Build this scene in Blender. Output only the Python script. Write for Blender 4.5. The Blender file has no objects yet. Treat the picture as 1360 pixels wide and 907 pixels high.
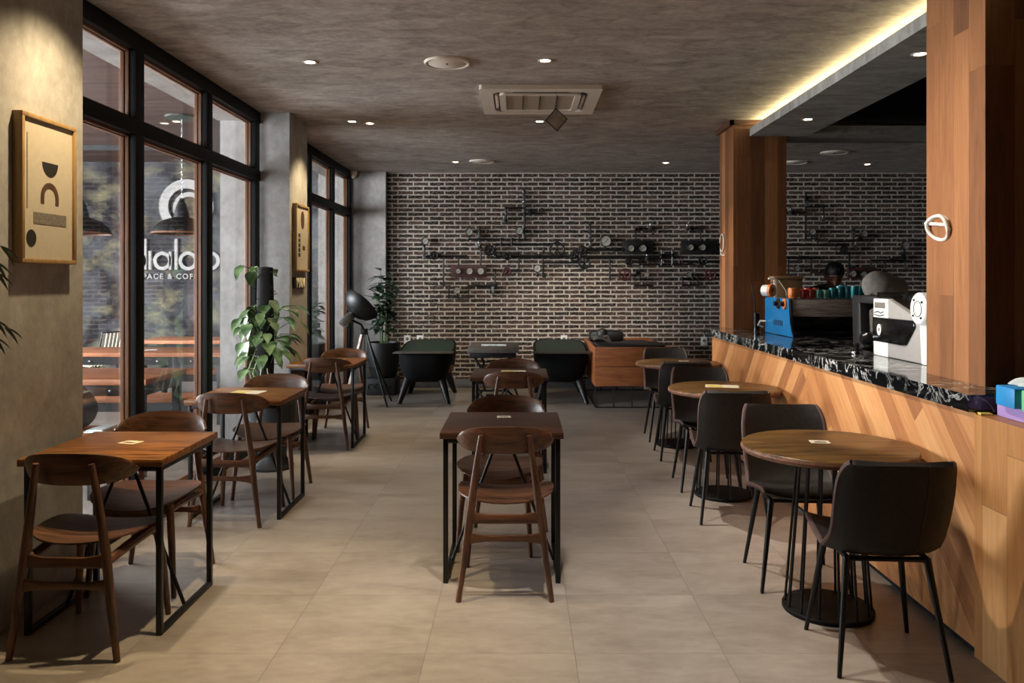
import bpy, bmesh, math, random
from mathutils import Vector, Matrix
PI = math.pi
random.seed(7)
SC = bpy.context.scene
COL = SC.collection

def lin(c):
    return tuple((v/12.92 if v <= .04045 else ((v+.055)/1.055)**2.4) for v in c)
def hexc(h):
    return lin(tuple(int(h[i:i+2], 16)/255 for i in (0, 2, 4))) + (1.0,)

# ------------------------------------------------------------------ materials
class NT:
    def __init__(self, name):
        self.m = bpy.data.materials.new(name); self.m.use_nodes = True
        self.t = self.m.node_tree; self.t.nodes.clear()
        self.out = self.t.nodes.new('ShaderNodeOutputMaterial')
        self.b = self.t.nodes.new('ShaderNodeBsdfPrincipled')
        self.t.links.new(self.b.outputs[0], self.out.inputs[0])
    def n(self, typ, **kw):
        nd = self.t.nodes.new(typ)
        for k, v in kw.items(): setattr(nd, k, v)
        return nd
    def link(self, a, b): self.t.links.new(a, b)
    def put(self, sock, v):
        if hasattr(v, 'links'): self.link(v, sock)
        else: sock.default_value = v
    def math(self, op, a, b=0.0, c=None):
        nd = self.n('ShaderNodeMath', operation=op)
        self.put(nd.inputs[0], a); self.put(nd.inputs[1], b)
        if c is not None: self.put(nd.inputs[2], c)
        return nd.outputs[0]
    def coord(self):
        tc = self.n('ShaderNodeTexCoord'); s = self.n('ShaderNodeSeparateXYZ')
        self.link(tc.outputs['Object'], s.inputs[0])
        return tc.outputs['Object'], s.outputs[0], s.outputs[1], s.outputs[2]
    def comb(self, x, y, z):
        c = self.n('ShaderNodeCombineXYZ')
        for i, v in enumerate((x, y, z)): self.put(c.inputs[i], v)
        return c.outputs[0]
    def noise(self, vec, scale=5, detail=4, rough=.55, dist=0.0):
        nd = self.n('ShaderNodeTexNoise')
        self.put(nd.inputs['Vector'], vec)
        nd.inputs['Scale'].default_value = scale; nd.inputs['Detail'].default_value = detail
        nd.inputs['Roughness'].default_value = rough; nd.inputs['Distortion'].default_value = dist
        return nd.outputs[0]
    def scale(self, vec, s):
        mp = self.n('ShaderNodeMapping'); self.link(vec, mp.inputs[0]); mp.inputs['Scale'].default_value = s
        return mp.outputs[0]
    def white(self, vec):
        nd = self.n('ShaderNodeTexWhiteNoise', noise_dimensions='3D'); self.put(nd.inputs['Vector'], vec)
        return nd.outputs[0]
    def ramp(self, fac, stops):
        nd = self.n('ShaderNodeValToRGB'); e = nd.color_ramp.elements
        while len(e) < len(stops): e.new(.5)
        for i, (p, c) in enumerate(stops):
            e[i].position = p; e[i].color = c if len(c) == 4 else tuple(c)+(1,)
        self.put(nd.inputs[0], fac); return nd.outputs[0]
    def mix(self, fac, a, b, mode='MIX'):
        nd = self.n('ShaderNodeMix', data_type='RGBA', blend_type=mode)
        self.put(nd.inputs[0], fac); self.put(nd.inputs[6], a); self.put(nd.inputs[7], b)
        return nd.outputs[2]
    def bump(self, h, strength=.3, dist=.01):
        nd = self.n('ShaderNodeBump'); nd.inputs['Strength'].default_value = strength
        nd.inputs['Distance'].default_value = dist; self.link(h, nd.inputs['Height'])
        self.link(nd.outputs[0], self.b.inputs['Normal'])
    def set(self, **kw):
        for k, v in kw.items():
            self.put(self.b.inputs[{'color': 'Base Color', 'rough': 'Roughness', 'metal': 'Metallic', 'spec': 'Specular IOR Level',
                                    'coat': 'Coat Weight', 'trans': 'Transmission Weight', 'alpha': 'Alpha',
                                    'ecol': 'Emission Color', 'estr': 'Emission Strength', 'sheen': 'Sheen Weight'}[k]], v)
        return self

def plain(name, h, rough=.5, metal=0.0, var=.25, scale=20, bump=0.0, spec=.5, coat=0.0):
    """a colour with a little procedural variation"""
    t = NT(name); v, x, y, z = t.coord(); c = hexc(h)
    f = t.noise(v, scale, 4)
    lo = tuple(k*(1-var) for k in c[:3])+(1,); hi = tuple(min(1, k*(1+var)) for k in c[:3])+(1,)
    t.set(color=t.ramp(f, [(.3, lo), (.7, hi)]), rough=rough, metal=metal, spec=spec, coat=coat)
    if bump: t.bump(f, bump, .004)
    return t.m

def emis(name, h, s):
    t = NT(name); t.set(color=hexc(h), ecol=hexc(h), estr=s); return t.m

def wood(name, lo, hi, axis='x', rough=.45, coat=0.0, fine=60, spec=.4):
    """solid timber with grain along one object axis"""
    t = NT(name); v, x, y, z = t.coord()
    s = {'x': (1.2, 14, 14), 'y': (14, 1.2, 14), 'z': (14, 14, 1.2)}[axis]
    a = t.noise(t.scale(v, s), 1.6, 5, .6, 1.2)
    b = t.noise(t.scale(v, tuple(k*3.5 for k in s)), 2.2, 3, .6)
    f = t.math('ADD', t.math('MULTIPLY', a, .7), t.math('MULTIPLY', b, .3))
    t.set(color=t.ramp(f, [(.36, hexc(lo)), (.62, hexc(hi))]), rough=rough, coat=coat, spec=spec)
    t.bump(b, .12, .002)
    return t.m

def plankmat(name, cols, across, along, w, length, rough=.45, gap=.012, spec=.4):
    """boards: across / along are functions of (t, x, y, z) that return sockets"""
    t = NT(name); v, x, y, z = t.coord()
    c = t.math('DIVIDE', across(t, x, y, z), w); l = along(t, x, y, z)
    ci = t.math('FLOOR', c); cf = t.math('FRACT', c)
    off = t.white(t.comb(ci, 3.1, 7.7))
    ls = t.math('ADD', t.math('DIVIDE', l, length), t.math('MULTIPLY', off, 5.0))
    li = t.math('FLOOR', ls); lf = t.math('FRACT', ls)
    r = t.white(t.comb(ci, li, 1.3))
    grain = t.noise(t.comb(t.math('MULTIPLY', c, w*34), t.math('MULTIPLY', l, 2.2), t.math('MULTIPLY', r, 40)), 1.0, 5, .62, 1.4)
    f = t.math('ADD', t.math('MULTIPLY', grain, .55), t.math('MULTIPLY', r, .45))
    col = t.ramp(f, [(.22, hexc(cols[0])), (.5, hexc(cols[1])), (.78, hexc(cols[2]))])
    seam = t.math('MAXIMUM', t.math('LESS_THAN', cf, gap), t.math('LESS_THAN', lf, gap*w/length*1.2))
    col = t.mix(t.math('MULTIPLY', seam, .55), col, hexc('2a1a10'))
    t.set(color=col, rough=rough, spec=spec)
    t.bump(t.math('SUBTRACT', t.math('MULTIPLY', grain, .3), seam), .25, .003)
    return t.m

# ------------------------------------------------------------------ mesh building
class MB:
    def __init__(self): self.bm = bmesh.new()
    def _take(self, tmp, M=None):
        if M is not None: bmesh.ops.transform(tmp, matrix=M, verts=tmp.verts)
        me = bpy.data.meshes.new('tmp'); tmp.to_mesh(me); tmp.free()
        self.bm.from_mesh(me); bpy.data.meshes.remove(me); return self
    def box(self, x0, x1, y0, y1, z0, z1, bevel=0.0, M=None, seg=2):
        t = bmesh.new(); bmesh.ops.create_cube(t, size=1)
        for v in t.verts:
            v.co = Vector(((x0+x1)/2+v.co.x*(x1-x0), (y0+y1)/2+v.co.y*(y1-y0), (z0+z1)/2+v.co.z*(z1-z0)))
        if bevel: bmesh.ops.bevel(t, geom=t.edges[:], offset=bevel, segments=seg, affect='EDGES', profile=.5)
        return self._take(t, M)
    def tube(self, pts, r, n=8, closed=False, caps=True):
        pts = [Vector(p) for p in pts]; N = len(pts)
        rs = r if isinstance(r, (list, tuple)) else [r]*N
        t = bmesh.new(); rings = []; ref = None
        for i, p in enumerate(pts):
            if closed: d = (pts[(i+1) % N]-pts[i-1])
            else: d = (pts[min(i+1, N-1)]-pts[max(i-1, 0)])
            d.normalize()
            if ref is None:
                ref = Vector((0, 0, 1)) if abs(d.z) < .9 else Vector((1, 0, 0))
            u = (ref - d*ref.dot(d))
            if u.length < 1e-5: u = d.orthogonal()
            u.normalize(); ref = u; w = d.cross(u)
            rings.append([t.verts.new(p+(u*math.cos(2*PI*k/n)+w*math.sin(2*PI*k/n))*rs[i]) for k in range(n)])
        for i in range(N if closed else N-1):
            a, b = rings[i], rings[(i+1) % N]
            for k in range(n): t.faces.new((a[k], a[(k+1) % n], b[(k+1) % n], b[k]))
        if caps and not closed:
            t.faces.new(rings[0][::-1]); t.faces.new(rings[-1])
        return self._take(t)
    def lathe(self, prof, n=24, M=None, caps=True):
        t = bmesh.new(); rings = []
        for r, z in prof:
            rings.append([t.verts.new((max(r, 1e-4)*math.cos(2*PI*k/n), max(r, 1e-4)*math.sin(2*PI*k/n), z)) for k in range(n)])
        for a, b in zip(rings, rings[1:]):
            for k in range(n): t.faces.new((a[k], a[(k+1) % n], b[(k+1) % n], b[k]))
        if caps: t.faces.new(rings[0][::-1]); t.faces.new(rings[-1])
        bmesh.ops.recalc_face_normals(t, faces=t.faces)
        return self._take(t, M)
    def prism(self, poly, lo, hi, axis='z', bevel=0.0, M=None):
        t = bmesh.new()
        def P(a, b, c): return {'z': (a, b, c), 'x': (c, a, b), 'y': (a, c, b)}[axis]
        A = [t.verts.new(P(a, b, lo)) for a, b in poly]; B = [t.verts.new(P(a, b, hi)) for a, b in poly]
        t.faces.new(A); t.faces.new(B[::-1]); n = len(poly)
        for i in range(n): t.faces.new((A[i], A[(i+1) % n], B[(i+1) % n], B[i]))
        bmesh.ops.recalc_face_normals(t, faces=t.faces)
        if bevel: bmesh.ops.bevel(t, geom=t.edges[:], offset=bevel, segments=2, affect='EDGES', profile=.5)
        return self._take(t, M)
    def sphere(self, c, r, n=12, s=(1, 1, 1)):
        t = bmesh.new(); bmesh.ops.create_uvsphere(t, u_segments=n*2, v_segments=n, radius=r)
        for v in t.verts: v.co = Vector((c[0]+v.co.x*s[0], c[1]+v.co.y*s[1], c[2]+v.co.z*s[2]))
        return self._take(t)
    def sheet(self, f, nu, nv, th=0.0):
        """closed shell from f(u,v)->Vector (u,v in 0..1); th = function of (u,v) or constant: thickness"""
        t = bmesh.new(); P = [[Vector(f(i/nu, j/nv)) for j in range(nv+1)] for i in range(nu+1)]
        def nrm(i, j):
            a = P[min(i+1, nu)][j]-P[max(i-1, 0)][j]; b = P[i][min(j+1, nv)]-P[i][max(j-1, 0)]
            c = a.cross(b)
            return c.normalized() if c.length > 1e-12 else Vector((0, 0, 1))
        F = []; K = []
        for i in range(nu+1):
            fr, br = [], []
            for j in range(nv+1):
                h = th(i/nu, j/nv) if callable(th) else th
                d = nrm(i, j)*(h/2); fr.append(t.verts.new(P[i][j]+d)); br.append(t.verts.new(P[i][j]-d))
            F.append(fr); K.append(br)
        for i in range(nu):
            for j in range(nv):
                t.faces.new((F[i][j], F[i+1][j], F[i+1][j+1], F[i][j+1]))
                t.faces.new((K[i][j], K[i][j+1], K[i+1][j+1], K[i+1][j]))
        for i in range(nu):
            t.faces.new((F[i][0], K[i][0], K[i+1][0], F[i+1][0])); t.faces.new((F[i][nv], F[i+1][nv], K[i+1][nv], K[i][nv]))
        for j in range(nv):
            t.faces.new((F[0][j], F[0][j+1], K[0][j+1], K[0][j])); t.faces.new((F[nu][j], K[nu][j], K[nu][j+1], F[nu][j+1]))
        bmesh.ops.remove_doubles(t, verts=t.verts, dist=1e-5)
        bmesh.ops.recalc_face_normals(t, faces=t.faces)
        return self._take(t)
    def poly(self, pts):
        vs = [self.bm.verts.new(p) for p in pts]; self.bm.faces.new(vs); return self
    def build(self, name, m, parent=None, smooth=True, loc=None, angle=38):
        me = bpy.data.meshes.new(name); self.bm.normal_update(); self.bm.to_mesh(me); self.bm.free()
        if smooth:
            me.polygons.foreach_set('use_smooth', [True]*len(me.polygons))
            me.set_sharp_from_angle(angle=math.radians(angle))
        me.materials.append(m)
        o = bpy.data.objects.new(name, me); COL.objects.link(o)
        if parent is not None: o.parent = parent
        if loc: o.location = loc
        return o

def thing(name, label, cat, loc=(0, 0, 0), rz=0.0, group=None):
    o = bpy.data.objects.new(name, None); COL.objects.link(o)
    o.empty_display_size = .1; o.location = loc; o.rotation_euler = (0, 0, rz)
    return tag(o, label, cat, group)
def tag(o, label, cat, group=None):
    o['label'] = label; o['category'] = cat
    if group: o['group'] = group
    return o
def struct(o): o['kind'] = 'structure'; return o
def dup(root, loc, rz=0.0, label=None, group=None):
    r = root.copy(); COL.objects.link(r); r.location = loc; r.rotation_euler = (0, 0, rz)
    if label: r['label'] = label
    if group: r['group'] = group
    for ch in list(root.children):
        c = ch.copy(); COL.objects.link(c); c.parent = r
        for g in list(ch.children):
            d = g.copy(); COL.objects.link(d); d.parent = c
    return r
def arc(c, r, a0, a1, n, plane='xz'):
    out = []
    for i in range(n+1):
        a = a0+(a1-a0)*i/n; p, q = r*math.cos(a), r*math.sin(a)
        out.append({'xz': (c[0]+p, c[1], c[2]+q), 'xy': (c[0]+p, c[1]+q, c[2]), 'yz': (c[0], c[1]+p, c[2]+q)}[plane])
    return out
def text_mesh(s, size, name, m, parent, loc, rot, depth=.004, spacing=1.0, align='CENTER'):
    cu = bpy.data.curves.new('t', 'FONT'); cu.body = s; cu.size = size; cu.extrude = depth
    cu.offset = size*.02; cu.align_x = align; cu.space_character = spacing
    to = bpy.data.objects.new('t', cu); COL.objects.link(to)
    bpy.context.view_layer.update()
    me = bpy.data.meshes.new_from_object(to.evaluated_get(bpy.context.evaluated_depsgraph_get()))
    bpy.data.objects.remove(to); bpy.data.curves.remove(cu)
    me.name = name; me.materials.clear(); me.materials.append(m)
    o = bpy.data.objects.new(name, me); COL.objects.link(o); o.location = loc; o.rotation_euler = rot
    if parent is not None: o.parent = parent
    return o

# camera: level lens with shift, eye at 1.5 m; vanishing point at pixel (690, 372) of 1360 x 907
F, VX, VY, EYE = 1065.0, 690.0, 372.0, 1.5
cam = bpy.data.cameras.new('camera'); cam_o = bpy.data.objects.new('camera', cam); COL.objects.link(cam_o)
cam.sensor_fit = 'HORIZONTAL'; cam.sensor_width = 36.0; cam.lens = 36.0*F/1360
cam.shift_x = -(VX-680)/1360; cam.shift_y = -(453.5-VY)/1360
cam.clip_start = .05; cam.clip_end = 100
cam_o.location = (0, 0, EYE); cam_o.rotation_euler = (PI/2, 0, 0)
SC.camera = cam_o
def at(px, py, Y): return ((px-VX)*Y/F, Y, EYE-(py-VY)*Y/F)     # measured photo point at a known depth
# ------------------------------------------------------------------ the materials of the place
X_ = lambda t, x, y, z: x
Y_ = lambda t, x, y, z: y
Z_ = lambda t, x, y, z: z
XY_ = lambda t, x, y, z: t.math('ADD', x, y)

def floor_mat():
    t = NT('floor_tile'); v, x, y, z = t.coord()
    a = t.math('DIVIDE', t.math('ADD', x, 30.98), .6); b = t.math('DIVIDE', t.math('ADD', y, 30-3.22), .6)
    fa, fb = t.math('FRACT', a), t.math('FRACT', b)
    joint = t.math('MAXIMUM', t.math('LESS_THAN', fa, .006), t.math('LESS_THAN', fb, .006))
    r = t.white(t.comb(t.math('FLOOR', a), t.math('FLOOR', b), 2.0))
    w = t.comb(t.math('ADD', x, t.math('MULTIPLY', r, 9)), y, r)
    n1 = t.noise(t.scale(w, (1.5, 3.2, 1)), 1.5, 6, .62, .5)
    n2 = t.noise(t.scale(w, (9, 22, 9)), 1.4, 4, .6)
    f = t.math('ADD', t.math('MULTIPLY', n1, .6), t.math('ADD', t.math('MULTIPLY', n2, .3), t.math('MULTIPLY', r, .1)))
    col = t.ramp(f, [(.3, hexc('80766d')), (.5, hexc('998f86')), (.7, hexc('aba299'))])
    col = t.mix(t.math('MULTIPLY', joint, .45), col, hexc('4a443e'))
    t.set(color=col, rough=t.math('ADD', t.math('MULTIPLY', n2, .16), .24), spec=.45)
    t.bump(t.math('SUBTRACT', t.math('MULTIPLY', n2, .1), joint), .2, .002)
    return t.m
def plaster(name, lo, mid, hi, sx=(1, 1, 1), scale=2.2, rough=.85, bump=.25):
    t = NT(name); v, x, y, z = t.coord()
    n1 = t.noise(t.scale(v, sx), scale, 7, .62, .8); n2 = t.noise(t.scale(v, sx), scale*6, 5, .65)
    f = t.math('ADD', t.math('MULTIPLY', n1, .65), t.math('MULTIPLY', n2, .35))
    t.set(color=t.ramp(f, [(.34, hexc(lo)), (.5, hexc(mid)), (.66, hexc(hi))]), rough=rough, spec=.25)
    t.bump(f, bump, .01); return t.m
def brick_mat():
    t = NT('whitewashed_brick'); v, x, y, z = t.coord()
    vec = t.comb(t.math('ADD', x, 20.0), t.math('ADD', z, -3.003), 0.0)
    wob = t.n('ShaderNodeVectorMath', operation='ADD'); t.link(vec, wob.inputs[0])
    wn = t.n('ShaderNodeVectorMath', operation='SCALE'); nz = t.n('ShaderNodeTexNoise'); nz.inputs['Scale'].default_value = 30
    t.link(vec, nz.inputs['Vector']); t.link(nz.outputs[1], wn.inputs[0]); wn.inputs['Scale'].default_value = .022; t.link(wn.outputs[0], wob.inputs[1])
    br = t.n('ShaderNodeTexBrick'); br.offset = .37; br.offset_frequency = 2
    t.link(wob.outputs[0], br.inputs['Vector'])
    br.inputs['Scale'].default_value = 1.0; br.inputs['Mortar Size'].default_value = 0.0105; br.inputs['Mortar Smooth'].default_value = .25
    br.inputs['Brick Width'].default_value = .218; br.inputs['Row Height'].default_value = .0603; br.inputs['Bias'].default_value = -.1
    br.inputs['Color1'].default_value = hexc('1c1613'); br.inputs['Color2'].default_value = hexc('4e3930'); br.inputs['Mortar'].default_value = hexc('bbb0a4')
    n1 = t.noise(t.scale(vec, (14, 34, 1)), 1.8, 7, .75, .3)
    wash = t.ramp(n1, [(.49, (0, 0, 0)), (.66, (1, 1, 1))])
    col = t.mix(t.math('MULTIPLY', wash, .6), br.outputs[0], hexc('a89c90'))
    n2 = t.noise(vec, 60, 3, .6)
    col = t.mix(.35, col, t.mix(n2, hexc('000000'), hexc('ffffff')), 'OVERLAY')
    t.set(color=col, rough=.9, spec=.2)
    h = t.math('ADD', t.math('MULTIPLY', br.outputs[1], .9), t.math('MULTIPLY', n1, .35))
    t.bump(h, .6, .012); return t.m
def outer_wall_mat():
    t = NT('dark_render_painted_dapple'); v, x, y, z = t.coord()
    vec = t.comb(x, z, 0.0)
    br = t.n('ShaderNodeTexBrick'); t.link(vec, br.inputs['Vector']); br.inputs['Scale'].default_value = 1
    br.inputs['Brick Width'].default_value = .24; br.inputs['Row Height'].default_value = .075; br.inputs['Mortar Size'].default_value = .006
    br.inputs['Color1'].default_value = hexc('242326'); br.inputs['Color2'].default_value = hexc('2e2a2c'); br.inputs['Mortar'].default_value = hexc('3a3839')
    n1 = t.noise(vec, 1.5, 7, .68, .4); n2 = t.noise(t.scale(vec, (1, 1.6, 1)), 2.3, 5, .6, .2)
    col = t.mix(t.ramp(n1, [(.42, (0, 0, 0)), (.58, (1, 1, 1))]), br.outputs[0], hexc('57585c'))
    col = t.mix(t.ramp(n2, [(.5, (0, 0, 0)), (.72, (.8, .8, .8))]), col, hexc('8a8266'))  # yellowish patches: dappled light painted into the wall colour
    t.set(color=col, rough=.9, spec=.2); t.bump(t.math('ADD', br.outputs[1], n1), .3, .01); return t.m
def stone_mat():
    t = NT('black_veined_stone'); v, x, y, z = t.coord()
    n0 = t.noise(v, 5.5, 6, .65, 1.6)
    vein = t.math('ABSOLUTE', t.math('SUBTRACT', n0, .53))
    vm = t.ramp(vein, [(.0, (1, 1, 1)), (.034, (0, 0, 0))])
    patch = t.ramp(t.noise(v, 3.1, 3, .5), [(.36, (0, 0, 0)), (.54, (1, 1, 1))])
    col = t.mix(t.math('MULTIPLY', vm, patch), hexc('0b0c0e'), hexc('c9c8c4'))
    t.set(color=col, rough=.07, spec=.6); return t.m
def glass_mat():
    t = NT('window_glass')
    tr = t.n('ShaderNodeBsdfTransparent'); tr.inputs[0].default_value = (.96, .97, .97, 1)
    gl = t.n('ShaderNodeBsdfGlossy'); gl.inputs['Roughness'].default_value = .02
    fr = t.n('ShaderNodeFresnel'); fr.inputs[0].default_value = 1.45
    mx = t.n('ShaderNodeMixShader'); t.link(t.math('MULTIPLY', fr.outputs[0], .3), mx.inputs[0]); t.link(tr.outputs[0], mx.inputs[1]); t.link(gl.outputs[0], mx.inputs[2])
    t.link(mx.outputs[0], t.out.inputs[0]); return t.m
def chevron_across(t, x, y, z):
    return t.math('MULTIPLY', t.math('ADD', z, t.math('ABSOLUTE', t.math('SUBTRACT', y, 5.07))), .7071)
def chevron_along(t, x, y, z):
    u = t.math('SUBTRACT', y, 5.07)
    return t.math('ADD', t.math('MULTIPLY', t.math('SUBTRACT', z, t.math('ABSOLUTE', u)), .7071), t.math('MULTIPLY', t.math('SIGN', u), 31.0))
def smoked_mat():
    t = NT('smoked_plastic')
    tr = t.n('ShaderNodeBsdfTransparent'); tr.inputs[0].default_value = (.42, .39, .33, 1)
    gl = t.n('ShaderNodeBsdfGlossy'); gl.inputs['Roughness'].default_value = .06
    mx = t.n('ShaderNodeMixShader'); mx.inputs[0].default_value = .1
    t.link(tr.outputs[0], mx.inputs[1]); t.link(gl.outputs[0], mx.inputs[2]); t.link(mx.outputs[0], t.out.inputs[0]); return t.m
def leaf_mat(name, lo, hi):
    t = NT(name); v, x, y, z = t.coord()
    t.set(color=t.ramp(t.noise(v, 9, 3), [(.35, hexc(lo)), (.65, hexc(hi))]), rough=.42, spec=.5); return t.m

M = dict(
 floor=floor_mat(),
 ceiling=plaster('brushed_concrete', '7b726b', 'a0968e', 'bcb1a8', (1.5, 3.0, 1), 2.6, .9, .5),
 soffit=plaster('trowelled_concrete', '75736f', '98958f', 'b0ada8', (1, 2.4, 1), 2.4, .85, .3),
 column=plaster('rough_plaster', '84807c', '9a9692', 'aba8a5', (1, 1, .8), 3.2, .9, .4),
 grey=plaster('grey_render', '5f6064', '74757a', '85868b', (1, 1, 1), 3, .85, .2),
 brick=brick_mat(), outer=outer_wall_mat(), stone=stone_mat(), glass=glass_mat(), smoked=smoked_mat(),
 pillar=plankmat('teak_boards', ('643e25', '8b5a36', 'ad764a'), lambda t, x, y, z: t.math('ADD', t.math('ADD', x, y), 20.03), Z_, .125, 1.7, .42),
 counter=plankmat('chevron_teak', ('8c5836', 'b67a49', 'd09a66'), chevron_across, chevron_along, .105, 2.6, .42),
 counter_end=plankmat('upright_teak', ('935f34', 'b7804a', 'cf9c66'), lambda t, x, y, z: t.math('ADD', t.math('ADD', x, y), 20.0), Z_, .16, 2.2, .42),
 slat=plankmat('slatted_ceiling', ('3a2a25', '493530', '554039'), lambda t, x, y, z: t.math('ADD', y, 20), X_, .07, 3.0, .6, .05),
 winwood=wood('window_timber', '4a3019', '74492b', 'z', .5),
 dwood=wood('dark_teak_chair', '34231a', '6b4630', 'x', .38),
 dwood_z=wood('dark_teak_leg', '33221a', '6a4630', 'z', .4),
 table=wood('oiled_tabletop', '452812', '98622f', 'x', .34, fine=40),
 table2=wood('dark_oiled_tabletop', '2a1810', '4c2e1e', 'x', .4),
 round=wood('acacia_round_top', '22170b', '7a5628', 'x', .34),
 redge=wood('bark_edge', '4a2c1e', '86583e', 'x', .6),
 bench=wood('sofa_plank', '7a4424', 'a3643a', 'x', .5),
 outwood=wood('outdoor_timber', '8a5236', 'bb7c56', 'x', .55),
 frame=wood('pale_frame', '856640', 'a5865a', 'z', .5),
 black=plain('black_steel', '0c0c0d', .42, .2, .2, 30, spec=.5),
 blackfr=plain('black_window_steel', '060607', .6, .0, .2, 10, 0, .2),
 basepl=plain('matt_black_plate', '070707', .7, 0, .2, 20, 0, .25),
 shade=plain('black_shade', '121214', .45, .2),
 fabric=plain('charcoal_leather', '201c1a', .6, 0, .3, 60, .25, .35),
 piping=plain('brown_piping', '4a3430', .6, 0, .2, 80),
 white=plain('white_enamel', 'e4e3df', .3, 0, .04, 4),
 offwhite=plain('off_white_plastic', 'd8cdc0', .5, 0, .05, 5),
 ivory=plain('ivory_grille', 'a69887', .6, 0, .1, 40),
 cream=plain('cream_card', 'ddd2b8', .7, 0, .06, 20),
 paper=plain('artwork_paper', 'b5aa98', .75, 0, .05, 30),
 ink=plain('black_ink', '17130f', .7), brown_ink=plain('brown_ink', '4a2f1c', .7), grey_ink=plain('grey_ink', '6f675e', .8, 0, .4, 90),
 yellow=plain('yellow_print', 'd8c05a', .7),
 blue=plain('blue_enamel', '1576b4', .3, 0, .05, 6), cyan=plain('blue_card', '2a8fd0', .45, 0, .08, 8),
 green=plain('green_card', '76c98c', .5, 0, .1, 8), purple=plain('lilac_card', 'a68ac4', .5, 0, .1, 8),
 orange=plain('orange_glaze', 'e8823a', .35, 0, .06), red=plain('red_glaze', 'bf3a2c', .25, 0, .08),
 mint=plain('mint_glaze', '7fc0b0', .25, 0, .08), teal=plain('teal_glaze', '148490', .22, 0, .1),
 steel=plain('brushed_steel', '9b9b9b', .3, .9, .1, 20), chrome=plain('dull_chrome', '6f7072', .3, .8, .1, 20),
 iron=plain('dark_pipe', '1d1c1c', .45, .5, .3, 30), galv=plain('grey_pipe', '2e2a28', .4, .5, .2, 30),
 dial=plain('gauge_face', 'a8a69c', .5, 0, .06, 20), wheelred=plain('red_iron', '4a1c18', .5, .2), boardred=plain('oxblood_board', '3a1712', .5, .0, .3),
 boardblk=plain('black_board', '141312', .5),
 darkgreen=plain('green_leather', '092c20', .45, 0, .25, 8), drum=plain('black_drum', '06070a', .8, .0, .3, 6, 0, .2), tan=plain('tan_seat', '8a5a30', .6),
 leather=plain('black_sofa_leather', '131111', .5, 0, .2, 12, .1), greycloth=plain('grey_cloth', '4c4743', .9, 0, .3, 40, .3),
 grinder=plain('grey_enamel', '9a9591', .4, 0, .05), gloss=plain('gloss_black', '0a0a0b', .15),
 stonegrey=plain('grey_stone_top', '4a4542', .6, 0, .3, 12), tilegrey=plain('grey_marbled_tile', '8f867e', .35, 0, .4, 14), kraft=plain('kraft_paper', '8a6844', .8, 0, .15, 12),
 birch=wood('weathered_fascia', '6a5a52', 'c4b4a8', 'x', .7),
 leaf=leaf_mat('pothos_leaf', '33502a', '86a06c'), leaf2=leaf_mat('deep_leaf', '1c2c20', '4c6450'), stem=plain('green_stem', '4a5c34', .6),
 moss=plain('moss_pole', '15130f', .95, 0, .5, 60, .6), pot=plain('black_pot', '101112', .55, 0, .25, 8), soil=plain('soil', '1a130d', .95, 0, .5, 50, .6),
 skin=plain('skin', '8a5c44', .55, 0, .08, 12), hair=plain('black_hair', '0a0909', .6, 0, .4, 80, .4), shirt=plain('black_shirt', '101012', .85), trouser=plain('dark_trousers', '16171b', .85),
 scarf=plain('grey_scarf', '8c837a', .9, 0, .15, 30, .3), lip=plain('lips', '6d3f36', .5), eye=plain('eye_dark', '120d0b', .3),
 lamp=emis('lamp_glow', 'ffe6c4', 14.0), led=emis('led_strip', 'ffeeb4', 22.0),
 signwhite=plain('sign_white', 'a3a09d', .6, 0, .1, 30), recess=plain('black_recess', '08080a', .9), tissue=plain('tissue', 'cfd6d4', .9),
 rattan=plain('cream_rattan', 'c8bfa4', .7), bag=plain('navy_bag', '14171d', .85, 0, .2, 12), cable=plain('white_cable', 'd8d2c8', .5), patina=plain('green_plate', '39443c', .5, 0, .3, 12),
)
# ------------------------------------------------------------------ the setting
CEIL = 3.0; YB = 11.2; XW = -2.33
def S(name, mb, m, smooth=True, label=None):
    o = struct(mb.build(name, m, None, smooth))
    if label: o['label'] = label
    return o
S('floor', MB().box(-12, 6.2, -3, 12.4, -.12, 0), M['floor'])
cl = MB().prism([(-2.70, -2.2), (2.72, -2.2), (2.72, 7.43), (6.2, 7.43), (6.2, 11.45), (-2.70, 11.45)], CEIL, CEIL+.15)
S('ceiling', cl, M['ceiling'], False)
rc = MB().box(2.72, 6.2, -2.2, 7.43, 3.5, 3.55); rc.box(2.70, 2.74, -2.2, 7.43, 2.955, 3.5); rc.box(2.74, 6.2, 7.40, 7.44, 2.955, 3.5)
S('ceiling_recess', rc, M['recess'], False)
sof = MB().prism([(2.16, -1.5), (2.70, -1.5), (2.70, 7.41), (6.0, 7.41), (6.0, 7.9), (2.54, 7.9), (2.54, 7.53), (2.16, 7.53),
                  (2.16, 3.98), (2.53, 3.98), (2.53, 3.44), (2.16, 3.44)], 2.85, 2.925)
S('ceiling_soffit', sof, M['soffit'], False)
S('wall_back', MB().box(-1.86, 6.2, YB, YB+.2, 0, CEIL), M['brick'], False)
S('wall_right', MB().box(6.0, 6.2, -2.2, YB, 0, CEIL+.5), M['grey'], False)
S('baseboard_back', MB().box(-1.84, 6.0, YB-.025, YB, 0, .12, .004), M['grey'])
S('wall_rear', MB().box(-2.9, 6.2, -2.4, -2.2, 0, CEIL+.5), M['grey'], False)
S('wall_left', MB().box(-2.9, -2.7, -2.2, 2.55, 0, CEIL), M['grey'], False)
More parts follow.
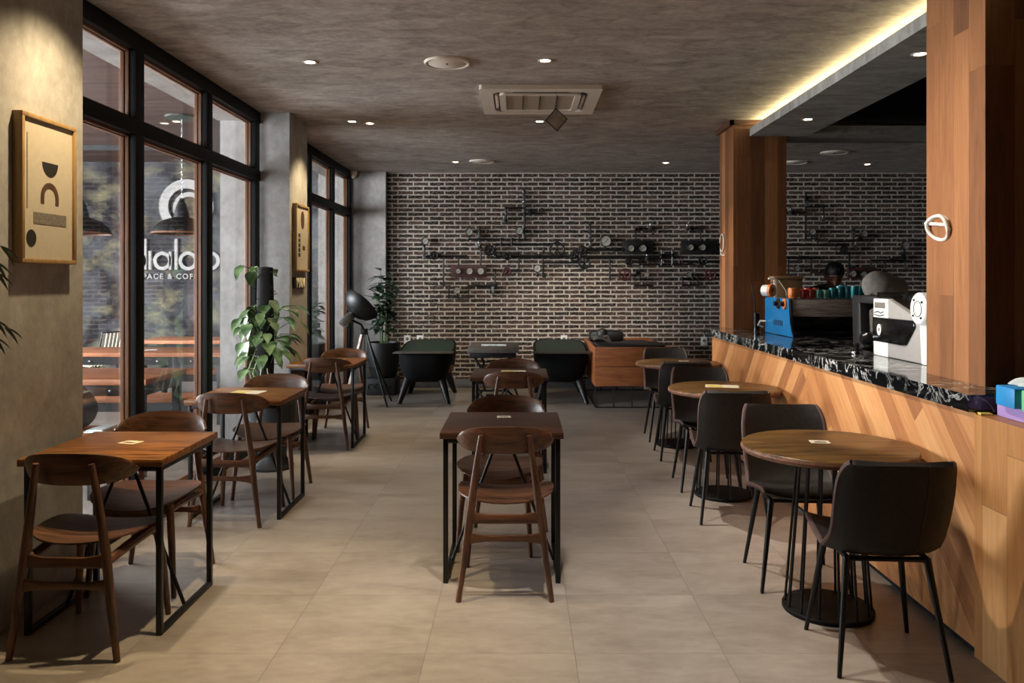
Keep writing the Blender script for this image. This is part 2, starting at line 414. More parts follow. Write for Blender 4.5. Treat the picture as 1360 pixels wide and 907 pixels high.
# plaster columns along the window wall
S('wall_column_near', MB().box(-2.80, -2.19, 2.55, 4.02, 0, CEIL), M['column'], False)
S('wall_column_middle', MB().box(-2.68, -2.06, 7.18, 7.78, 0, CEIL), M['column'], False)
S('wall_column_corner', MB().box(-2.78, -1.85, 11.08, 11.42, 0, CEIL), M['column'], False)
S('trim_beam', MB().box(-2.70, -2.44, 4.02, 7.18, 2.93, CEIL+.12).box(-2.70, -2.44, 7.78, 11.08, 2.93, CEIL+.12), M['column'], False)
# window walls: black steel outside face to the room, timber sashes behind
def window(name, posts, y0, y1):
    root = thing(name, 'floor to ceiling window with black steel bars and timber sashes', 'window'); struct(root)
    del root['category']
    xf = XW
    fr = MB()
    for p in posts: fr.box(xf-.03, xf+.01, p, p+.11, 0, CEIL, .003)
    fr.box(xf-.03, xf+.012, y0, y1, 2.9, CEIL, .003).box(xf-.03, xf+.012, y0, y1, 2.385, 2.475, .003).box(xf-.03, xf+.012, y0, y1, 0, .07, .003)
    fr.build('steel_frame', M['blackfr'], root)
    sa = MB()
    spans = [(y0, posts[0])] + [(a+.11, b) for a, b in zip(posts, posts[1:])] + [(posts[-1]+.11, y1)]
    for a, b in spans:
        if b-a < .1: continue
        for z0, z1 in ((.07, 2.385), (2.475, 2.9)):
            for w in (0.0, .024):                                    # stepped sash
                x0, x1 = xf-.052, xf-.030
                sa.box(x0-w, x1-w, a-.02+w*.2, a+.006+w*.3, z0, z1, .002).box(x0-w, x1-w, b-.012-w*.35, b+.02, z0, z1, .002)
                sa.box(x0-w, x1-w, a, b, z1-.018-w*.2, z1+.01, .002).box(x0-w, x1-w, a, b, z0-.01, z0+.022+w*.2, .002)
    sa.build('sash', M['winwood'], root)
    for a, b in spans:
        if b-a < .1: continue
        for z0, z1 in ((.07, 2.385), (2.475, 2.9)):
            MB().box(xf-.08, xf-.074, a, b, z0, z1).build('glass_pane', M['glass'], root)
window('window_1', [4.85-1.1, 4.85, 5.955, 7.05], 4.02, 7.18)
window('window_2', [7.80, 8.86, 9.97, 10.96], 7.78, 11.08)
# timber clad pillars standing through the counter
def pillar(name, y0, y1, label):
    mb = MB().box(2.01, 2.51, y0, y1, 0, 3.0)
    o = S(name, mb, M['pillar'], False, label)
    return o
pillar('wooden_pillar_near', 3.46, 3.96, 'tall timber clad pillar at right')
pillar('wooden_pillar_far', 7.54, 8.05, 'timber clad pillar at the far end of the bar')
cap = MB()
cap.box(1.975, 2.011, 7.505, 8.085, 2.955, 3.0).box(1.975, 2.545, 7.505, 7.541, 2.955, 3.0)
S('trim_pillar_cap', cap, M['dwood'], False)
# bar counter
cf = MB().box(1.82, 1.88, 3.2, 7.58, .03, .97); S('counter_front', cf, M['counter'], False, 'chevron boarded front of the bar counter')
S('counter_back', MB().box(1.88, 2.0, 3.3, 7.5, .0, .968).box(2.7, 2.78, 4.0, 7.5, 0, .968), M['recess'], False)
S('trim_counter_plinth', MB().box(1.835, 1.88, 3.2, 7.56, 0, .03), M['recess'], False)
S('counter_end', MB().box(1.815, 2.66, 1.4, 3.2, 0, .965), M['counter_end'], False, 'upright boarded cabinet continuing the counter')
st = MB().prism([(1.80, 3.215), (2.92, 3.215), (2.92, 3.455), (2.005, 3.455), (2.005, 3.965), (2.92, 3.965), (2.92, 7.535), (2.005, 7.535), (2.005, 7.82), (1.80, 7.82)], .971, 1.04)
S('countertop', st, M['stone'], False, 'glossy black stone worktop with white veins')
S('trim_led', MB().box(2.235, 2.26, -1.4, 3.40, 2.926, 2.936).box(2.235, 2.26, 4.0, 7.48, 2.926, 2.936), M['led'], False)
# covered terrace outside the windows
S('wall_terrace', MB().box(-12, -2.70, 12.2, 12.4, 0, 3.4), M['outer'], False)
S('ceiling_terrace', MB().box(-8.5, -2.705, 1.0, 12.4, 3.3, 3.4), M['slat'], False)

# ------------------------------------------------------------------ ceiling fixtures
def downlight_proto():
    r = thing('ceiling_downlight', '', 'ceiling light', (0, 0, CEIL))
    MB().lathe([(.034, -.001), (.05, -.001), (.052, -.004), (.048, -.006), (.036, -.005), (.034, -.001)], 24, caps=False).build('rim', M['offwhite'], r)
    MB().lathe([(.002, -.0028), (.033, -.0028), (.034, 0), (.002, 0)], 20).build('lamp', M['lamp'], r)
    return r
DL = [(-1.44, 5.51, CEIL, 'recessed downlight on the left of the ceiling, nearest the windows'),
      (.175, 5.47, CEIL, 'recessed downlight in front of the air conditioner'),
      (.19, 7.57, CEIL, 'recessed downlight just behind the air conditioner'),
      (-1.58, 7.57, CEIL, 'left downlight of the close pair near the middle column'),
      (-1.43, 7.66, CEIL, 'right downlight of the close pair near the middle column'),
      (-.81, 10.17, CEIL, 'small downlight close to the brick wall, beside a round speaker'),
      (1.87, 10.24, CEIL, 'small downlight close to the brick wall, left of the far timber pillar'),
      (4.5, 10.37, CEIL, 'downlight over the bar nearest the brick wall'),
      (4.0, 8.68, CEIL, 'downlight over the bar behind the dark ceiling opening'),
      (2.417, 6.72, 2.85, 'downlight in the dropped soffit towards the far pillar'),
      (2.387, 4.78, 2.85, 'downlight in the dropped soffit beside the near pillar'),
      (-1.58, 3.72, CEIL, 'downlight washing the near plaster column'),
      (-1.44, 3.45, CEIL, 'downlight over the near left table'),
      (.175, 3.4, CEIL, 'downlight over the nearest middle table'),
      (-1.3, 9.6, CEIL, 'downlight over the black drum armchair')]
dl0 = downlight_proto()
for i, (x, y, z, lab) in enumerate(DL[:11]):
    if i == 0: dl0.location = (x, y, z); dl0['label'] = lab; dl0['group'] = 'recessed ceiling downlights'
    else: dup(dl0, (x, y, z), 0, lab)
sp0 = thing('ceiling_speaker', 'round flush ceiling speaker left of the air conditioner', 'speaker', (-.5, 5.52, CEIL), 0, 'round ceiling speakers')
MB().lathe([(.005, -.012), (.13, -.012), (.134, -.009), (.134, 0), (.005, 0)], 32).build('grille', M['offwhite'], sp0)
MB().lathe([(.137, 0), (.137, -.014), (.15, -.016), (.158, -.006), (.158, 0)], 36, caps=False).build('rim', M['offwhite'], sp0)
MB().box(-.004, .006, -.01, .012, -.016, -.012).build('badge', M['black'], sp0)
dup(sp0, (-.475, 10.1, CEIL), 0, 'round ceiling speaker close to the brick wall')
dup(sp0, (3.69, 9.4, CEIL), 0, 'round ceiling speaker over the bar, right of the far pillar')
dup(sp0, (3.5, 10.2, CEIL), 0, 'round ceiling speaker over the bar, half behind the far pillar')

ac = thing('air_conditioner', 'square white ceiling cassette air conditioner with central grille', 'air conditioner', (.165, 6.62, CEIL), 0)
def rr(w, d, r, n=5):
    out = []
    for cx, cy, a in ((w-r, d-r, 0), (-w+r, d-r, PI/2), (-w+r, -d+r, PI), (w-r, -d+r, 1.5*PI)):
        for k in range(n+1): out.append((cx+r*math.cos(a+k*PI/2/n), cy+r*math.sin(a+k*PI/2/n)))
    return out
def ring_prism(mb, outer, inner, z0, z1):
    bm = mb.bm
    A = [bm.verts.new((x, y, z0)) for x, y in outer]; B = [bm.verts.new((x, y, z0)) for x, y in inner]
    C = [bm.verts.new((x, y, z1)) for x, y in outer]; D = [bm.verts.new((x, y, z1)) for x, y in inner]
    n = len(A)
    for i in range(n):
        j = (i+1) % n
        bm.faces.new((A[j], A[i], B[i], B[j])); bm.faces.new((C[i], C[j], D[j], D[i])); bm.faces.new((A[i], A[j], C[j], C[i])); bm.faces.new((B[j], B[i], D[i], D[j]))
    return mb
ring_prism(MB(), rr(.475, .475, .025), rr(.375, .375, .09), -.035, -.001).build('fascia', M['offwhite'], ac, angle=30)
MB().prism(rr(.38, .38, .09), -.01, -.001).build('duct_opening', M['black'], ac)
ring_prism(MB(), rr(.325, .325, .06), rr(.275, .275, .02), -.042, -.01).build('inner_frame', M['offwhite'], ac, angle=30)
MB().box(-.276, .276, -.276, .276, -.032, -.012).build('grille', M['ivory'], ac)
mb = MB()
for x in (-.138, 0, .138): mb.box(x-.004, x+.004, -.276, .276, -.037, -.031)
mb.build('grille_bar', M['boardblk'], ac)
for dx, dy, w, d in ((-.35, 0, .012, .22), (.35, 0, .012, .22), (0, .35, .22, .012), (0, -.35, .22, .012)):
    MB().box(dx-w, dx+w, dy-d, dy+d, -.034, -.012, .003).build('air_flap', M['offwhite'] if dy >= 0 else M['black'], ac)
sg = thing('hanging_tile', 'small square grey tile hanging corner down on a thread under the air conditioner', 'ornament', (.285, 6.2, 2.74))
ti = MB().box(-.058, .058, -.004, .004, -.058, .058, .002, M=Matrix.Rotation(math.radians(40), 4, 'Y')@Matrix.Rotation(.25, 4, 'Z')).build('tile', M['tilegrey'], sg)
tm = Matrix.Rotation(math.radians(40), 4, 'Y')@Matrix.Rotation(.25, 4, 'Z')
te = MB()
for s in (-1, 1): te.box(s*.06-.003, s*.06+.003, -.006, .006, -.063, .063, M=tm).box(-.057, .057, -.006, .006, s*.06-.003, s*.06+.003, M=tm)
te.build('rim', M['black'], sg)
MB().tube([(0, 0, .078), (0, 0, .23)], .0015, 5).build('thread', M['black'], sg)
cam_d = thing('security_camera', 'small white dome security camera under the ceiling in the window corner', 'camera', (-2.28, 11.0, 3.0))
MB().lathe([(.05, 0), (.05, -.03), (.04, -.05)], 18).build('mount', M['white'], cam_d)
MB().sphere((0, 0, -.06), .045, 8).build('dome', M['offwhite'], cam_d)
# ------------------------------------------------------------------ wooden chairs and tables
def wooden_chair():
    """faces +y, origin on the floor under the seat centre"""
    r = thing('wooden_chair', '', 'chair')
    def seat(u, v):
        a = 2*PI*v; rad = max(u, .001)
        c, s = math.cos(a), math.sin(a)
        e = 2/2.7
        x = .238*rad*abs(c)**e*(1 if c >= 0 else -1); y = .225*rad*abs(s)**e*(1 if s >= 0 else -1)
        x *= 1+.06*(y/.225)
        z = .435+.032*(x/.23)**2+.012*max(0, -y/.22)**2-.018*max(0, y/.22)**3
        return (x, y, z)
    t = MB().sheet(seat, 10, 40, lambda u, v: .018*(1-.62*u**5)); t.build('seat', M['dwood'], r, angle=60)
    def back(u, v):
        p = 2*u-1; q = 2*v-1
        hh = .062*(max(0, 1-abs(p)**2.6))**.62+.004
        x = .232*math.sin(p*1.12)/math.sin(1.12)
        y = -.232+.105*(abs(p)**2.1)-.012*q
        z = .735+.012*(1-p*p)+q*hh
        return (x, y, z)
    MB().sheet(back, 28, 8, lambda u, v: .019*(1-.6*abs(2*v-1)**4)*(1-.5*abs(2*u-1)**6)).build('backrest', M['dwood'], r, angle=60)
    for s in (-1, 1):
        MB().tube([(s*.218, -.262, 0), (s*.19, -.252, .2), (s*.163, -.243, .42), (s*.135, -.248, .62), (s*.112, -.256, .775)], [.0125, .0165, .019, .016, .0115], 12).build('leg', M['dwood_z'], r)
        MB().tube([(s*.206, .19, 0), (s*.188, .172, .25), (s*.168, .152, .43)], [.012, .0165, .02], 12).build('leg', M['dwood_z'], r)
    mb = MB()
    for s in (-1, 1):
        mb.tube([(s*.165, -.243, .385), (s*.17, -.08, .402), (s*.17, .08, .408), (s*.17, .155, .402)], [.017, .021, .021, .017], 8)
    mb.prism([(-.165, .37), (.165, .37), (.165, .425), (.08, .412), (-.08, .412), (-.165, .425)], .142, .164, 'y', .004)
    mb.prism([(-.16, .36), (.16, .36), (.16, .415), (.08, .402), (-.08, .402), (-.16, .415)], -.252, -.234, 'y', .004)
    mb.build('seat_rail', M['dwood'], r)
    MB().prism([(-.182, .265), (-.09, .278), (.09, .278), (.182, .265), (.176, .318), (.09, .306), (-.09, .306), (-.176, .318)], -.258, -.240, 'y', .004).build('stretcher', M['dwood'], r)
    return r
def wooden_table(top):
    """0.61 m square top on two black sled frames joined by an inverted V brace"""
    r = thing('wooden_table', '', 'table')
    MB().box(-.305, .305, -.31, .31, .718, .75, .004).build('tabletop', top, r)
    for s in (-1, 1):
        x0, x1 = sorted((s*.29, s*.266)); y = .285
        for sy in (-1, 1):
            a, b = sorted((sy*y, sy*(y-.024)))
            MB().box(x0, x1, a, b, .0, .7175, .002).build('leg', M['black'], r)
        MB().box(x0, x1, -y+.024, y-.024, .0, .024, .002).build('floor_rail', M['black'], r)
    mb = MB()
    for s in (-1, 1):
        x0, x1 = sorted((s*.29, s*.266)); mb.box(x0, x1, -.261, .261, .694, .717, .002)
    mb.box(-.266, .266, .262, .285, .694, .717, .002).box(-.266, .266, -.285, -.262, .694, .717, .002).box(-.266, .266, -.012, .012, .7, .717)
    mb.build('top_frame', M['black'], r)
    for s in (-1, 1): MB().tube([(s*.012, 0, .705), (s*.268, 0, .018)], .0085, 8).build('brace', M['black'], r)
    return r
CG, TG = 'carved wooden dining chairs', 'square wooden dining tables'
ch0 = wooden_chair(); tb0 = wooden_table(M['table']); tb1 = wooden_table(M['table2'])
tables = [(tb0, -1.80, 3.665, 'brown wooden square table against the near plaster column, nearest on the left'),
          (tb0, -1.785, 5.30, 'wooden square table in front of the leafy moss pole plant, second on the left'),
          (tb0, -1.77, 7.44, 'wooden square table beside the middle column and its tripod lamp, farthest on the left'),
          (tb1, -.088, 4.25, 'dark wooden square table nearest in the middle of the floor'),
          (tb1, -.08, 6.50, 'wooden square table farther back in the middle of the floor')]
used = set()
for p, x, y, lab in tables:
    if p in used: dup(p, (x, y, 0), 0, lab)
    else: p.location = (x, y, 0); p['label'] = lab; p['group'] = TG; used.add(p)
R = math.radians
chairs = [(-1.79, 3.42, R(-2), 'dark wooden chair nearest on the left, its seat front lit, back to the camera'),
          (-1.84, 3.98, R(180), 'dark wooden chair facing the camera behind the nearest left table'),
          (-1.78, 5.13, R(-3), 'brown wooden chair with its back to the camera at the second left table'),
          (-1.755, 5.66, R(181), 'wooden chair between the second left table and the black plant pot'),
          (-1.73, 7.33, R(0), 'wooden chair with its back to the camera at the farthest left table'),
          (-1.75, 7.86, R(180), 'wooden chair behind the farthest left table, by the tripod lamp'),
          (-.068, 4.00, R(0), 'wooden chair nearest in the middle, back to the camera, whole and unobstructed'),
          (-.105, 4.57, R(169), 'wooden chair behind the dark middle table, facing the camera'),
          (-.045, 6.27, R(0), 'reddish wooden chair with its back to the camera at the far middle table'),
          (-.055, 6.80, R(180), 'reddish wooden chair behind the far middle table, facing the camera')]
for i, (x, y, a, lab) in enumerate(chairs):
    if i == 0: ch0.location = (x, y, 0); ch0.rotation_euler.z = a; ch0['label'] = lab; ch0['group'] = CG
    else: dup(ch0, (x, y, 0), a, lab)

# ------------------------------------------------------------------ round tables and upholstered chairs
def round_table():
    r = thing('round_table', '', 'table')
    n = 48; rnd = random.Random(3)
    top = MB().lathe([(.002, .75), (.374, .75), (.378, .747), (.380, .743)], 56, caps=False)
    top.lathe([(.380, .722), (.376, .718), (.002, .718)], 56, caps=False); top.build('tabletop', M['round'], r)
    MB().lathe([(.3802, .7435), (.384, .733), (.3802, .7215), (.37, .7215), (.37, .7435), (.3802, .7435)], 56, caps=False).build('bark_edge', M['redge'], r)
    MB().lathe([(.002, 0), (.198, 0), (.2, .004), (.2, .016), (.196, .02), (.002, .02)], 44).build('base_plate', M['basepl'], r)
    for k in range(14):
        a = 2*PI*k/14+.12
        MB().tube([(.185*math.cos(a), .185*math.sin(a), .018), (.128*math.cos(a), .128*math.sin(a), .7175)], .0062, 7).build('rod', M['black'], r)
    MB().lathe([(.002, .705), (.15, .705), (.15, .7175), (.002, .7175)], 32).build('top_plate', M['black'], r)
    return r
def black_chair():
    r = thing('upholstered_chair', '', 'chair')
    PR = [(.235, .455), (.225, .472), (.16, .468), (.06, .452), (-.06, .443), (-.125, .452), (-.17, .49), (-.2, .55), (-.23, .64), (-.262, .74), (-.285, .81), (-.292, .83)]
    WD = [.195, .205, .214, .22, .222, .218, .21, .208, .212, .212, .198, .178]
    def samp(v):
        f = v*(len(PR)-1); i = min(int(f), len(PR)-2); k = f-i
        return [PR[i][0]*(1-k)+PR[i+1][0]*k, PR[i][1]*(1-k)+PR[i+1][1]*k, WD[i]*(1-k)+WD[i+1]*k]
    def sm(v):
        acc = [0, 0, 0]; w = 0
        for d, g in ((-.05, 1), (0, 2), (.05, 1)):
            s = samp(min(1, max(0, v+d)))
            for i in range(3): acc[i] += g*s[i]
            w += g
        return [q/w for q in acc]
    def shell(u, v):
        p = 2*u-1; y, z, w = sm(v)
        k = min(1, max(0, (v-.42)/.2)); kk = 1-max(0, (v-.85)/.15)
        lift = .028*abs(p)**3*(1-k)                       # seat dished
        fwd = .055*abs(p)**2.4*k*(.4+.6*kk)               # back wraps forward
        bend = math.exp(-((v-.46)/.11)**2)
        x = w*math.copysign(abs(p)**.94, p)
        return (x, y+fwd+.05*bend*abs(p)**3, z+lift*(1-bend)-.006*bend+.012*bend*abs(p)**2)
    MB().sheet(shell, 18, 40, lambda u, v: .026*(1-.35*abs(2*u-1)**8)).build('shell', M['fabric'], r, angle=60)
    for s in (0.0, 1.0):
        MB().tube([shell(s, j/40) for j in range(41)], .0115, 7).build('piping', M['piping'], r)
    def off(u, v, d):
        a = Vector(shell(u, v)); return a+Vector((0, -d, -d*.3))
    MB().tube([off(.72, .5+.49*j/16, .0135) for j in range(17)], .0022, 5).build('seam', M['piping'], r)
    for sx in (-1, 1):
        MB().tube([(sx*.15, .145, .43), (sx*.21, .215, 0)], [.0155, .009], 10).build('leg', M['black'], r)
        MB().tube([(sx*.15, -.12, .43), (sx*.205, -.205, 0)], [.0155, .009], 10).build('leg', M['black'], r)
    mb = MB()
    for sx in (-1, 1): mb.tube([(sx*.15, .145, .428), (sx*.15, -.12, .428)], .011, 8)
    for sy in (.13, -.115): mb.box(-.155, .155, sy-.02, sy+.02, .418, .428, .002)
    mb.build('under_frame', M['black'], r)
    return r
rt0 = round_table()
rts = [(1.405, 3.655, 'round wooden table nearest the camera beside the counter'),
       (1.425, 5.60, 'middle round wooden table along the counter, with a larger menu sheet'),
       (1.445, 7.32, 'farthest round wooden table along the counter, next to the wooden sofa')]
for i, (x, y, lab) in enumerate(rts):
    if i == 0: rt0.location = (x, y, 0); rt0['label'] = lab; rt0['group'] = 'round tables along the counter'
    else: dup(rt0, (x, y, 0), R(7*i), lab)
bc0 = black_chair()
bcs = [(1.425, 3.215, R(-4), 'black upholstered chair nearest the camera, back turned, at the nearest round table'),
       (1.385, 4.04, R(176), 'black upholstered chair facing the camera behind the nearest round table'),
       (1.33, 5.10, R(-4), 'black upholstered chair with its back to the camera at the middle round table'),
       (1.36, 5.87, R(178), 'black upholstered chair facing the camera behind the middle round table'),
       (1.385, 6.83, R(-3), 'black upholstered chair with its back to the camera at the farthest round table'),
       (1.42, 7.63, R(178), 'black upholstered chair facing the camera beyond the farthest round table, before the sofa')]
for i, (x, y, a, lab) in enumerate(bcs):
    if i == 0: bc0.location = (x, y, 0); bc0.rotation_euler.z = a; bc0['label'] = lab; bc0['group'] = 'black upholstered chairs'
    else: dup(bc0, (x, y, 0), a, lab)

# ------------------------------------------------------------------ cards and menus lying on the tables
def card(x, y, w, d, a, lab, menu=False):
    r = thing('menu_sheet' if menu else 'table_card', lab, 'menu' if menu else 'card', (x, y, .7505), a, 'menu sheets on tables' if menu else 'small cards on tables')
    MB().box(-w/2, w/2, -d/2, d/2, 0, .0018).build('sheet', M['cream'], r, False)
    if menu: MB().box(-w*.46, w*.02, -d*.42, d*.3, .0019, .0022).build('printed_panel', M['yellow'], r, False)
    else: MB().box(-w*.3, w*.3, -d*.28, d*.1, .0019, .0022).build('printed_panel', M['grey_ink'], r, False)
card(-1.795, 3.70, .085, .07, R(-18), 'small cream card on the nearest left table')
card(-1.815, 5.36, .21, .15, R(-6), 'cream menu sheet lying on the second left table', True)
card(-1.70, 7.56, .10, .07, R(10), 'small white card on the farthest left table')
card(-.085, 4.39, .075, .06, R(3), 'small cream card on the dark middle table')
card(-.05, 6.58, .2, .13, R(0), 'cream menu sheet on the far middle table', True)
card(1.39, 3.71, .085, .07, R(-8), 'small cream card on the nearest round table')
card(1.43, 5.66, .23, .15, R(-14), 'cream menu sheet with yellow panel on the middle round table', True)
card(1.52, 7.42, .085, .06, R(0), 'small pale card on the farthest round table')
# ------------------------------------------------------------------ framed artworks
def frame(name, lab, X, y0, y1, z0, z1, th):
    r = thing(name, lab, 'picture', (X, (y0+y1)/2, (z0+z1)/2), 0)
    w, h = (y1-y0)/2, (z1-z0)/2; b = .02
    mb = MB()
    mb.box(0, th, -w, w, h-b, h, .002).box(0, th, -w, w, -h, -h+b, .002).box(0, th, -w, -w+b, -h+b, h-b, .002).box(0, th, w-b, w, -h+b, h-b, .002)
    mb.build('frame', M['frame'], r)
    MB().box(.002, th-.012, -w+b, w-b, -h+b, h-b).build('paper', M['paper'], r)
    return r, (lambda px, py: ((X+th-.012), (X+th)*F/(px-VX), EYE-(py-VY)*((X+th)*F/(px-VX))/F)), r.location
def flat(mb, pts, x0, x1): return mb.prism(pts, x0, x1, 'x')
fr1, W1, L1 = frame('framed_artwork', 'large framed abstract print on the near plaster column', -2.19, 3.46, 3.885, 1.575, 2.235, .045)
def rel(px, py): p = W1(px, py); return (p[1]-L1[1], p[2]-L1[2])
a0, a1 = .0332, .0345
cy, cz = rel(70, 217)
flat(MB(), [(cy+.062*math.cos(PI+k*PI/16), cz+.064*math.sin(PI+k*PI/16)) for k in range(17)], a0, a1).build('half_disc', M['ink'], fr1, False)
cy, cz = rel(69.5, 272)
pts = [(cy-.07, cz)]+[(cy+.07*math.cos(PI-k*PI/14), cz+.03+.07*math.sin(PI-k*PI/14)) for k in range(15)]+[(cy+.07, cz), (cy+.044, cz)]
pts += [(cy+.044*math.cos(k*PI/14), cz+.03+.044*math.sin(k*PI/14)) for k in range(15)]+[(cy-.044, cz)]
flat(MB(), pts, a0, a1).build('arch', M['brown_ink'], fr1, False)
ya, za = rel(48, 281); yb, zb = rel(91, 296)
flat(MB(), [(ya, za), (yb, za), (yb, za-.052), (ya, za-.052)], a0, a1).build('grey_bar', M['grey_ink'], fr1, False)
cy, cz = rel(45, 316)
flat(MB(), [(cy+.036*math.cos(k*PI/12), cz+.038*math.sin(k*PI/12)) for k in range(24)], a0, a1).build('dot', M['ink'], fr1, False)
ya, za = rel(39, 175); yb, zb = rel(39, 276)
flat(MB(), [(ya, za), (ya+.006, za), (ya+.006, zb), (ya, zb)], a0, a1).build('thin_line', M['grey_ink'], fr1, False)
fr2, W2, L2 = frame('framed_artwork', 'smaller framed print on the side of the middle column above a name plate', -2.06, 7.27, 7.71, 1.58, 2.20, .04)
mb = MB(); flat(mb, [(.02+.06*math.cos(k*PI/12), .17+.085*math.sin(k*PI/12)) for k in range(24)], .0282, .0295); mb.build('oval', M['brown_ink'], fr2, False)
for k in range(5):
    flat(MB(), [(-.12, .04-k*.045), (-.06, .04-k*.045), (-.06, .005-k*.045), (-.12, .005-k*.045)], .0282, .0295).build('dark_square', M['ink'], fr2, False)
flat(MB(), [(.02, -.07), (.1, -.07), (.1, -.11), (.02, -.11)], .0282, .0295).build('dark_patch', M['brown_ink'], fr2, False)
pl = thing('name_plate', 'small black plate with cream letters under the smaller framed print', 'sign', (-2.06, 7.47, 1.485))
MB().box(0, .02, -.2, .17, -.06, .04, .002).build('plate', M['ink'], pl)
text_mesh('MAN', .125, 'lettering', M['cream'], pl, (.0245, -.01, -.05), (PI/2, 0, PI/2), .004)

# ------------------------------------------------------------------ plants
def leaf(mb, base, d, L, Wd, droop=.35, up=(0, 0, 1), heart=True):
    d = Vector(d).normalized(); upv = Vector(up); s = d.cross(upv)
    if s.length < 1e-3: s = Vector((1, 0, 0))
    s.normalize(); nn = s.cross(d).normalized()
    bm = mb.bm; rows = []
    prof = [(0, .28 if heart else .05), (.1, .8 if heart else .45), (.28, 1.0), (.5, .88), (.72, .55), (.88, .24), (1.0, .0)]
    for tt, w in prof:
        c = Vector(base)+d*(L*tt)-nn*(droop*L*tt*tt)
        e = Wd*w/2; cup = .22*e
        back = -d*(L*.1 if (heart and tt == 0) else 0)
        rows.append([bm.verts.new(c+s*e+nn*cup+back), bm.verts.new(c), bm.verts.new(c-s*e+nn*cup+back)])
    for a, b in zip(rows, rows[1:]):
        bm.faces.new((a[0], b[0], b[1], a[1])); bm.faces.new((a[1], b[1], b[2], a[2]))
rnd = random.Random(11)
mp = thing('potted_plant', 'leafy climbing plant on a black moss pole in a footed black pot', 'plant', (-1.985, 6.42, 0))
MB().lathe([(.002, 0), (.17, 0), (.175, .02), (.12, .08), (.115, .12), (.165, .22), (.185, .36), (.18, .52), (.19, .56), (.175, .56), (.165, .5), (.002, .49)], 36).build('pot', M['pot'], mp)
MB().lathe([(.002, .495), (.163, .495), (.16, .505), (.002, .515)], 24).build('soil', M['soil'], mp)
mb = MB(); mb.lathe([(.055, .5), (.068, .8), (.07, 1.1), (.066, 1.4), (.06, 1.6), (.002, 1.61)], 14, Matrix.Translation((-.05, 0, 0)))
for k in range(60):
    a = rnd.uniform(0, 2*PI); z = rnd.uniform(.55, 1.58); p = Vector((-.05+.066*math.cos(a), .066*math.sin(a), z))
    mb.tube([p, p+Vector((.03*math.cos(a), .03*math.sin(a), rnd.uniform(-.02, .02)))], .003, 4)
mb.build('moss_pole', M['moss'], mp)
fo = stm = MB()
for k in range(84):
    a = rnd.uniform(0, 2*PI); z = rnd.choice([rnd.uniform(.55, .95), rnd.uniform(.95, 1.28), rnd.uniform(.95, 1.28), rnd.uniform(1.1, 1.35)])
    if k < 4: z = 1.56+.04*k/3
    o = Vector((math.cos(a), math.sin(a)*.85, 0)); reach = rnd.uniform(.06, .24)*(1 if z > .9 else .7)
    b0 = Vector((-.05, 0, z-.05))+o*.06; b1 = Vector((-.05, 0, z+rnd.uniform(-.03, .06)))+o*(.06+reach)
    if b1.x < -.2: b1.x = -.2+rnd.uniform(0, .03)
    stm.tube([b0, (b0+b1)/2+Vector((0, 0, .035)), b1], .0035, 5)
    d = Vector((o.x, o.y, rnd.uniform(-.9, -.1)))
    if b1.x < -.15 and d.x < -.3: d.x = -.2
    leaf(fo, b1, d, rnd.uniform(.085, .145), rnd.uniform(.065, .105), .35)
fo.build('foliage', M['leaf'], mp)
mb = MB()
for k in range(5):
    a = -PI/2+k*.5-1; mb.tube([(-.05+.07*math.cos(a), .07*math.sin(a), .95-.05*k), (-.05+.13*math.cos(a), .13*math.sin(a), .8-.03*k), (-.05+.1*math.cos(a+.4), .1*math.sin(a+.4), .6)], .004, 5)
mb.build('aerial_root', M['rattan'], mp)

def corner_plant(name, lab, loc, h, seed, potz, n=80):
    rn = random.Random(seed)
    r = thing(name, lab, 'plant', loc)
    MB().lathe([(.002, potz), (.15, potz), (.19, potz+.08), (.215, potz+.3), (.218, potz+.46), (.2, potz+.46), (.19, potz+.4), (.002, potz+.39)], 36).build('pot', M['pot'], r)
    MB().lathe([(.002, potz+.392), (.19, potz+.392), (.18, potz+.405), (.002, potz+.41)], 24).build('soil', M['soil'], r)
    if potz > .05:
        mb = MB().box(-.19, .19, -.19, .19, 0, potz-.001, .01)
        for s in range(4):
            x = -.135+s*.09
            for fy in (-.192,):
                mb.tube(arc((x, fy, potz/2), .035, -.5, 4.6, 10, 'xz'), .007, 6)
        mb.build('pot_stand', M['grey_ink'] if False else M['pot'], r)
    f, st = MB(), MB(); z0 = potz+.4
    for q in range(6):
        a = q*1.05+rn.uniform(-.2, .2); top = Vector((.12*math.cos(a), .12*math.sin(a), z0+h*rn.uniform(.62, 1.0)))
        b = Vector((.04*math.cos(a), .04*math.sin(a), z0)); MB().tube([b, (b+top)/2+Vector((.02, 0, 0)), top], [.008, .006, .004], 6).build('stem', M['stem'], r)
        for k in range(n//6):
            t = rn.uniform(.25, 1.0); p = b.lerp(top, t); e = rn.uniform(0, 2*PI)
            leaf(f, p, (math.cos(e), math.sin(e), rn.uniform(-.35, .7)), rn.uniform(.14, .23), rn.uniform(.075, .12), rn.uniform(.1, .45), heart=False)
    f.build('foliage', M['leaf2'], r); st.bm.free()
    return r
corner_plant('potted_plant', 'dark leafy plant in a big black pot on a stand in the far left corner', (-1.80, 10.62, 0), 1.06, 5, .22, 150)
corner_plant('potted_plant', 'dark leafy plant outside the farthest window, seen through the glass', (-2.74, 10.45, 0), .9, 9, .22)
pp = thing('potted_palm', 'palm at the left photo edge, only its leaf tips in view', 'plant', (-2.02, 2.35, 0))
MB().lathe([(.002, 0), (.14, 0), (.17, .2), (.18, .38), (.165, .38), (.15, .33), (.002, .32)], 28).build('pot', M['pot'], pp)
MB().lathe([(.002, .322), (.15, .322), (.14, .335), (.002, .34)], 20).build('soil', M['soil'], pp)
f, st = MB(), MB(); rn = random.Random(2)
